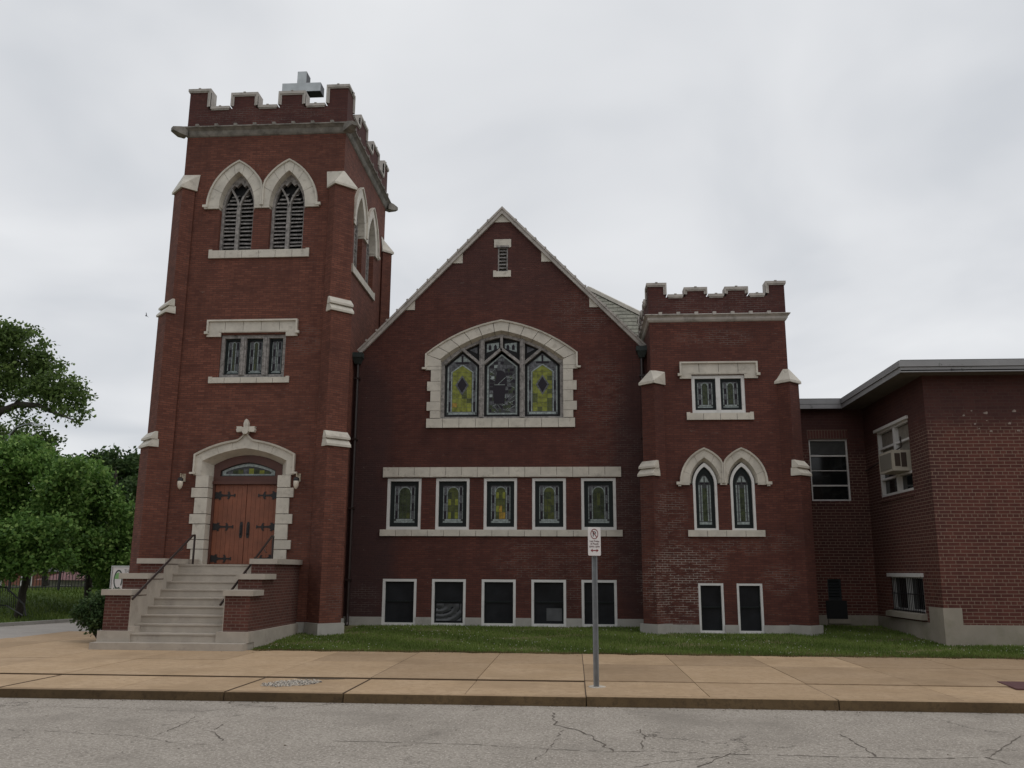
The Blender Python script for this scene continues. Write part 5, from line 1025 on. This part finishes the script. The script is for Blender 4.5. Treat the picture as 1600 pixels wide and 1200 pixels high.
def reg(R):
    x = R.uniform(-7.4, 13.5); y = R.uniform(20.43, 27.4)
    ymax = 24.0 if x < -6.3 else (26.25 if x < 1.9 else (24.9 if x < 6.6 else (27.5 if x < 9 else 22.75)))
    if x < -6.3: ymax = 23.95
    if y > ymax or R.random() < (y-20.4)/14 or math.sin(x*2.1+math.sin(y*3.3)*1.4)+math.sin(x*.83-y*2.7)+R.uniform(-.8, .8) < -1.35: return None, None
    return x, y
V_, F2_, T_ = blades(reg, 75000, .03, .075, 1)
mb = MB(); mb.v = V_; mb.f = F2_; mb.m = [0]*len(F2_); tag(mb.build('lawn_grass', GRASSB, norm=False, tint=T_), 'short green grass with clover in front of the church', 'grass', kind='stuff')
def reg2(R):
    x = R.uniform(-7.3, 13.5); y = 20.36+.07*math.sin(x*3.7)+.05*math.sin(x*9.1)+abs(R.gauss(0, .16 if x < 3 else .38)) 
    return x, y
V_, F2_, T_ = blades(reg2, 15000, .02, .05, 4, .011); mb = MB(); mb.v = V_; mb.f = F2_; mb.m = [0]*len(F2_); tag(mb.build('lawn_edge_grass', DRYG, norm=False, tint=T_), 'dry brownish grass along the back edge of the pavement', 'grass', kind='stuff')
mb = MB(); R_ = random.Random(77)
for _ in range(700):
    x, y = None, None
    while x is None: x, y = reg(R_)
    if math.sin(x*1.1+y) < R_.uniform(-1, .8): continue
    z = lawn_z(x, y)+R_.uniform(.04, .07); s_ = R_.uniform(.008, .014); mb.add([(x-s_, y, z), (x, y-s_, z+.004), (x+s_, y, z), (x, y+s_, z-.004), (x, y, z+s_), (x, y, z-s_)], [(0, 1, 4), (1, 2, 4), (2, 3, 4), (3, 0, 4), (0, 1, 5), (1, 2, 5)])
tag(mb.build('clover_blossom', mat('clover_white', (.55, .55, .48), .8), norm=False), 'small white clover flowers scattered through the church lawn', 'clover', kind='stuff')
# verge and kerb beyond the side street
mb = MB(); K = [(-22.2, 20, -.1), (-21.0, 25, -.1), (-19.3, 31, -.1), (-16.3, 41.5, -.1), (-8.5, 68, -.1)]
for a, b in zip(K, K[1:]):
    a, b = Vector(a), Vector(b); d = (b-a).normalized(); n_ = Vector((-d.y, d.x, 0)); mb.hexa([a-Vector((0, 0, .3)), b-Vector((0, 0, .3)), b+n_*.16-Vector((0, 0, .3)), a+n_*.16-Vector((0, 0, .3)), a+Vector((0, 0, .07)), b+Vector((0, 0, .07)), b+n_*.16+Vector((0, 0, .07)), a+n_*.16+Vector((0, 0, .07))])
tag(mb.build('far_kerb', CONC), kind='structure')
def reg3(R):
    y = 20+R.random()**1.3*30; x0 = -22.4+(y-20)*.29; x = x0-abs(R.gauss(0, 8)); return x, y
V_, F2_, T_ = blades(reg3, 30000, .05, .16, 9, .03); mb = MB(); mb.v = V_; mb.f = F2_; mb.m = [0]*len(F2_); tag(mb.build('far_lawn_grass', GRASSB, norm=False, tint=T_), 'uneven grass on the bank beyond the side street', 'grass', kind='stuff')
# ------------------------------------------------------------------ trees
def leaves(clusters, n_sub, n_leaf, sub_r, size, seed, squash=.8, shell=.55):
    """clusters = (centre, radius); leaf quads gathered in small sprays through each cluster"""
    R = random.Random(seed); V = []; F_ = []; T = []
    for (c, r) in clusters:
        c = Vector(c)
        for _ in range(max(3, int(n_sub*(r/1.5)**2))):
            while True:
                d = Vector((R.uniform(-1, 1), R.uniform(-1, 1), R.uniform(-1, 1)))
                if .05 < d.length < 1: break
            d = d.normalized()*(shell+(1-shell)*R.random()**.7)*R.uniform(.75, 1.12); p = c + Vector((d.x*r, d.y*r, d.z*r*squash)); tt = R.uniform(.0, .55)
            for _ in range(n_leaf):
                q = p + Vector((R.gauss(0, sub_r), R.gauss(0, sub_r), R.gauss(0, sub_r*.7))); n_ = Vector((R.gauss(0, 1), R.gauss(0, 1), R.gauss(.6, 1))).normalized(); a = n_.orthogonal().normalized(); a.rotate(Matrix.Rotation(R.uniform(0, 6.28), 3, n_)); b = n_.cross(a); s_ = size*R.uniform(.6, 1.25); k = len(V)
                V += [q-a*s_, q-b*s_*.6, q+a*s_, q+b*s_*.6+n_*s_*.15]; F_.append((k, k+1, k+2, k+3)); T.append(min(1, max(0, tt+R.uniform(-.15, .5))))
    return V, F_, T
def tree(name, base, limbs, clusters, M, n_sub, n_leaf, sub_r, size, seed, label, cat='tree', group=None, bark=BARK, squash=.8):
    t = thing(name, base, label, cat, group); mb = MB()
    for i, (pts, r0, r1) in enumerate(limbs):
        n = len(pts); P = []; R = random.Random(seed+i)
        for a, b in zip(pts, pts[1:]):
            a, b = Vector(a), Vector(b)
            for k in range(4): P.append(a.lerp(b, k/4)+Vector((R.uniform(-.05, .05), R.uniform(-.05, .05), 0))*r0*3)
        P.append(Vector(pts[-1])); mb.tube(P, [r0+(r1-r0)*k/(len(P)-1) for k in range(len(P))], 8)
    mb.build('trunk', bark, t, smooth=True)
    V, F_, T = leaves(clusters, n_sub, n_leaf, sub_r, size, seed, squash); mb = MB(); mb.v = [tuple(v) for v in V]; mb.f = F_; mb.m = [0]*len(F_); mb.build('crown', M, t, norm=False, tint=T); return t
def cl(Y, lst, f=F_PX, seed=0):
    R = random.Random(seed); return [(at(x, y, Y+R.uniform(-1.5, 1.5) if len(q) == 0 else Y+q[0]), r*Y/f) for (x, y, r, *q) in lst]
# tall spreading tree, top left
Y = 50; b0 = at(-60, 905, Y); b0.z = terrain(b0.x, b0.y)
lim = [([b0, at(-55, 760, Y), at(-42, 640, Y), at(-30, 560, Y), at(-10, 500, Y)], .55, .12), ([at(-45, 690, Y), at(0, 643, Y), at(30, 632, Y), at(60, 633, Y-1), at(85, 645, Y-1.5), at(115, 656, Y-2)], .30, .035), ([at(-40, 640, Y), at(10, 590, Y+1), at(25, 568, Y+1), at(52, 563, Y+1)], .22, .04),
       ([at(20, 635, Y), at(45, 610, Y+1), at(60, 590, Y+1)], .12, .03), ([at(-40, 700, Y), at(0, 700, Y), at(30, 665, Y), at(50, 660, Y)], .14, .03), ([at(60, 633, Y-1), at(90, 615, Y-1), at(105, 590, Y-1)], .07, .02)]
cls = cl(Y, [(-10, 530, 42), (12, 545, 36), (30, 560, 28), (-10, 590, 40), (38, 518, 16), (60, 553, 22), (75, 570, 24), (52, 590, 30), (82, 600, 24), (105, 605, 24), (118, 600, 14), (112, 622, 22), (85, 628, 20), (60, 612, 26), (25, 605, 26), (-10, 625, 24), (8, 525, 28), (128, 640, 12), (122, 655, 10), (100, 645, 12), (75, 638, 12), (40, 635, 12), (132, 622, 8), (22, 525, 14), (52, 520, 7), (72, 535, 8), (95, 572, 8), (30, 652, 12), (28, 665, 8)], seed=1)
cls += cl(Y+3, [(5, 680, 24), (35, 685, 18), (60, 680, 16), (75, 690, 14), (85, 688, 8), (52, 662, 10), (20, 700, 22), (55, 700, 18), (78, 705, 12)], seed=2)
tree('cottonwood_tree', b0, lim, cls, LEAF_A, 100, 15, .25, .13, 101, 'tall spreading tree at the left edge, its long limb reaching over the shorter trees', squash=.8)
# bright maple in front
Y = 37; b1 = at(30, 955, 34); b1.z = terrain(b1.x, b1.y); f_ = lambda x, y, d=0: at(x, y, 34+d)
lim = [([b1, f_(36, 925), f_(43, 895), f_(50, 870), f_(45, 800, 1)], .17, .06), ([f_(43, 895), f_(60, 882), f_(80, 865), f_(95, 840, 1)], .09, .03), ([f_(40, 905), f_(28, 870), f_(10, 840)], .08, .03)]
cls = cl(36, [(-10, 730, 45), (35, 722, 36), (70, 728, 34), (10, 775, 45), (60, 770, 42), (95, 760, 34), (110, 735, 22), (20, 825, 40), (65, 820, 40), (100, 800, 30), (5, 862, 26), (45, 858, 26), (85, 850, 26), (20, 705, 22), (55, 703, 22), (-10, 870, 30), (30, 690, 12), (110, 860, 18), (25, 880, 20, -3), (62, 878, 20, -3), (95, 872, 20, -3), (0, 845, 32, -3), (40, 838, 34, -3), (82, 830, 30, -3), (-8, 890, 22, -3)], seed=3)
tree('maple_tree', b1, lim, cls, LEAF_B, 330, 16, .20, .095, 102, 'bushy bright green tree with a leaning dark trunk, leftmost beyond the side street')
b2 = at(138, 940, 38); b2.z = terrain(b2.x, b2.y); f_ = lambda x, y, d=0: at(x, y, 38+d)
lim = [([b2, f_(139, 900), f_(142, 860), f_(140, 790)], .17, .06), ([f_(140, 905), f_(128, 880), f_(118, 850)], .07, .02), ([f_(142, 870), f_(165, 830), f_(180, 800)], .07, .02)]
cls = cl(38, [(120, 745, 28), (145, 760, 32), (110, 790, 32), (165, 785, 28), (190, 800, 22), (140, 810, 38), (180, 830, 30), (115, 840, 30), (150, 850, 34), (190, 865, 28), (130, 870, 22), (170, 880, 24), (205, 840, 24), (205, 880, 26), (100, 760, 20), (150, 735, 18), (200, 900, 22), (165, 905, 18), (120, 880, 18, -2), (150, 878, 22, -2), (140, 850, 30, -2)], seed=4)
tree('maple_tree', b2, lim, cls, LEAF_B, 330, 16, .20, .095, 103, 'round bright green tree with a straight trunk, between the leaning tree and the steps')
b3 = at(190, 930, 47); b3.z = terrain(b3.x, b3.y); f_ = lambda x, y, d=0: at(x, y, 47+d)
lim = [([b3, f_(190, 860), f_(185, 790), f_(180, 730)], .22, .07), ([f_(188, 820), f_(215, 780), f_(235, 750)], .1, .03)]
cls = cl(47, [(150, 718, 14), (165, 725, 20), (185, 735, 24), (210, 730, 22), (150, 750, 22), (200, 770, 32), (230, 760, 28), (175, 780, 32), (215, 810, 34), (160, 820, 34), (195, 850, 34), (235, 840, 34), (128, 722, 10), (175, 712, 10), (150, 880, 30), (190, 895, 26), (225, 890, 28), (212, 715, 10)], seed=5)
tree('dark_tree', b3, lim, cls, LEAF_C, 210, 14, .26, .14, 104, 'dark green tree behind the others, its top showing beside the bell tower')
b4 = at(70, 920, 58); b4.z = terrain(b4.x, b4.y); f_ = lambda x, y, d=0: at(x, y, 58+d)
lim = [([b4, f_(72, 860), f_(75, 800)], .25, .1)]
cls = cl(58, [(0, 800, 50), (50, 820, 50), (100, 820, 50), (0, 860, 26), (40, 868, 20), (110, 855, 26), (140, 860, 34)], seed=6)
tree('dark_tree', b4, lim, cls, LEAF_C, 80, 12, .35, .26, 105, 'deep green tree far back, filling the gap behind the leaning tree')
# juniper by the steps
t = thing('juniper_shrub', (-12.05, 22.3, 0), 'dark ragged juniper bush beside the left wall of the church steps', 'shrub'); mb = MB()
for k in range(7): a = k*.9; mb.tube([(-12.0, 22.3, 0), (-12.0+.3*math.cos(a), 22.3+.3*math.sin(a), .45), (-12.0+.45*math.cos(a), 22.3+.45*math.sin(a), .9)], [.03, .02, .008], 5)
mb.build('stem', BARK, t)
V, F_, T = leaves([((-12.05, 22.35, .84), .54), ((-11.65, 22.4, .88), .52), ((-12.35, 22.2, .70), .36), ((-11.45, 22.2, .62), .36), ((-11.9, 22.1, .52), .38), ((-11.75, 22.6, 1.0), .30), ((-12.1, 22.5, .98), .26)], 2300, 16, .06, .040, 55, .8, .35)
mb = MB(); mb.v = [tuple(v) for v in V]; mb.f = F_; mb.m = [0]*len(F_); mb.build('foliage', LEAF_J, t, norm=False, tint=T)
# ------------------------------------------------------------------ far left background
def hip_house(name, x0, x1, y0, y1, z0, zw, zr, wm, rm, label):
    t = thing(name, ((x0+x1)/2, (y0+y1)/2, z0), label, 'house'); mb = MB(); mb.box(x0, x1, y0, y1, z0, zw); mb.build('wall', wm, t)
    o = .4; m = (y1-y0)/2; mb = MB(); mb.add([(x0-o, y0-o, zw), (x1+o, y0-o, zw), (x1+o, y1+o, zw), (x0-o, y1+o, zw), (x0+m*.7, (y0+y1)/2, zr), (x1-m*.7, (y0+y1)/2, zr)], [(0, 1, 5, 4), (1, 2, 5), (2, 3, 4, 5), (3, 0, 4), (0, 1, 2, 3)]); mb.build('roof', rm, t)
    w_ = (x1-x0); F = Frame((x0, y0, 0), (1, 0, 0), (0, -1, 0))
    for k in (.2, .5, .8): mb = MB(); ringbox(mb, F, w_*k-.5, w_*k+.5, zw-1.5, zw-.4, .08, 0, .05); o_ = mb.build('window', WHITE, t); MB().fbox(F, w_*k-.42, w_*k+.42, zw-1.42, zw-.48, 0, .02).build('pane', DARKG, o_)
hip_house('house', -40.5, -31.5, 66, 74, -1.6, 1.0, 2.4, mat('cream_siding', (.28, .26, .22), .8, vary=.2), mat('dusty_red_roof', (.17, .08, .08), .85, vary=.3), 'low house with a dusty red hipped roof, glimpsed under the trees')
hip_house('house', -54, -45, 74, 82, -1.6, 1.6, 3.4, mat('orange_brick_far', (.24, .10, .07), .85, vary=.2), mat('grey_roof_far', (.1, .1, .1), .85, vary=.3), 'reddish house at the far left edge, glimpsed under the trees')
t = thing('picket_fence', (-33, 58, -.5), 'pale board fence in front of the low red roofed house', 'fence'); mb = MB(); x = -42
while x < -25: mb.box(x, x+.13, 57.9, 57.93, -.9, .72+.02*math.sin(x*7)); x += .15
mb.build('boards', mat('pale_old_boards', (.27, .25, .21), .9, vary=.3), t); mb = MB(); mb.box(-42, -25, 57.94, 58, -.1, 0); mb.box(-42, -25, 57.94, 58, .5, .6); mb.build('rail', GREYW, t)
t = thing('iron_fence', (-27, 41, .5), 'thin black iron fence with square posts crossing the grassy bank', 'fence'); mb = MB(); pk = MB()
A0, A1 = Vector((-31.5, 40.5, 0)), Vector((-19.5, 45.5, 0))
for i in range(7): p = A0.lerp(A1, i/6); z = terrain(p.x, p.y); MB().box(p.x-.05, p.x+.05, p.y-.05, p.y+.05, z-.1, z+1.45).build('post', IRON, t)
n = 90
for i in range(n): p = A0.lerp(A1, i/n); z = terrain(p.x, p.y); pk.box(p.x-.012, p.x+.012, p.y-.012, p.y+.012, z+.05, z+1.3)
pk.build('pickets', IRON, t); a, b = A0.copy(), A1.copy()
for h in (.2, 1.2): mb.tube([Vector((A0.lerp(A1, k/12).x, A0.lerp(A1, k/12).y, terrain(*A0.lerp(A1, k/12).xy)+h)) for k in range(13)], .02, 5)
mb.build('rail', IRON, t)
# railing by the steps cut into the bank, far left
t = thing('stair_railing', (-21.5, 32.5, 0), 'black iron railing sloping down the bank at the far left edge', 'railing'); mb = MB(); q0, q1 = at(-12, 915, 33.5), at(38, 945, 32.0); mb.tube([q0, at(10, 918, 33.5), q1, at(40, 962, 32)], .03, 6); mb.tube([at(-12, 945, 33.5), at(10, 946, 33.5), at(36, 962, 32.0)], .02, 6); mb.build('rail', IRON, t)
mb = MB()
for k in range(12): x = -12+k*3.3; mb.tube([at(x, 916 + max(0, x-10)*.9, 33.4), at(x, 950, 33.4)], .012, 5)
mb.build('balusters', IRON, t)
# street lamp among the far trees
t = thing('street_lamp', (at(20, 900, 45).x, 45, 0), 'grey cobra-head street lamp poking out of the trees at upper left', 'street lamp'); L0 = at(15, 670, 45)
mb = MB(); mb.tube([(L0.x, 45, 0), (L0.x, 45, L0.z-.3)], [.11, .07], 8); mb.build('pole', TIN, t); mb = MB(); mb.tube([(L0.x, 45, L0.z-.35), at(25, 668, 45), at(40, 663, 45), at(54, 662, 45)], .035, 6); mb.build('arm', TIN, t)
hd = at(62, 664, 45); mb = MB(); mb.hexa([hd+Vector((-.3, -.1, -.05)), hd+Vector((.36, -.08, -.05)), hd+Vector((.36, .08, -.05)), hd+Vector((-.3, .1, -.05)), hd+Vector((-.28, -.07, .07)), hd+Vector((.28, -.05, .03)), hd+Vector((.28, .05, .03)), hd+Vector((-.28, .07, .07))]); mb.build('lamp_head', mat('lamp_head_grey', (.5, .52, .54), .5), t)
# bird in flight
B0 = at(228.5, 493.5, 40); mb = MB(); V = lambda x, y, z: B0+Vector((x, y, z))
mb.tube([V(-.01, .09, .02), V(0, .04, .01), V(0, -.03, 0), V(.01, -.09, 0)], [.008, .03, .032, .01], 8)
mb.add([V(0, .05, .01), V(0, -.04, .01), V(-.02, -.02, .12), V(-.03, 0, .20), V(0, .04, .10)], [(0, 1, 2, 4), (2, 3, 4)]); mb.add([V(0, .05, .01), V(0, -.04, .01), V(.09, -.02, -.03), V(.13, .02, -.11), V(.06, .05, -.04)], [(0, 1, 2, 4), (2, 3, 4)])
tag(mb.build('bird', mat('bird_dark', (.02, .02, .022), .8), loc=tuple(B0)), 'tiny dark bird flying in the sky left of the bell tower', 'bird')
# ------------------------------------------------------------------ terrace added out of frame, to cut low sky light and mirror in glass
t = thing('added_terrace', (0, -17, 0), 'unseen brick terrace added across the street to cut low light and mirror in glass', 'building'); mb = MB(); mb.box(-45, 45, -26, -17, -.2, 9.5); mb.build('wall', mat('opposite_brick', (.12, .06, .045), .9, vary=.2), t)
mb = MB(); mb.box(-45.3, 45.3, -26.3, -16.7, 9.5, 9.8); mb.build('roof', ROOFD, t); FO = Frame((0, -17, 0), (1, 0, 0), (0, 1, 0))
for i in range(-14, 15):
    for v in (1.2, 5.0): mb = MB(); ringbox(mb, FO, i*3-.6, i*3+.6, v, v+1.9, .1, 0, .05); o_ = mb.build('window', WHITE, t); MB().fbox(FO, i*3-.5, i*3+.5, v+.1, v+1.8, 0, .02).build('pane', DARKG, o_)
mb = MB(); mb.box(-120, 120, -16.9, -3.3, -.3, 0); tag(mb.build('opposite_pavement', gm('opposite_grass', (.08, .12, .03), (.1, .14, .03), 2, tint=False)), kind='structure')
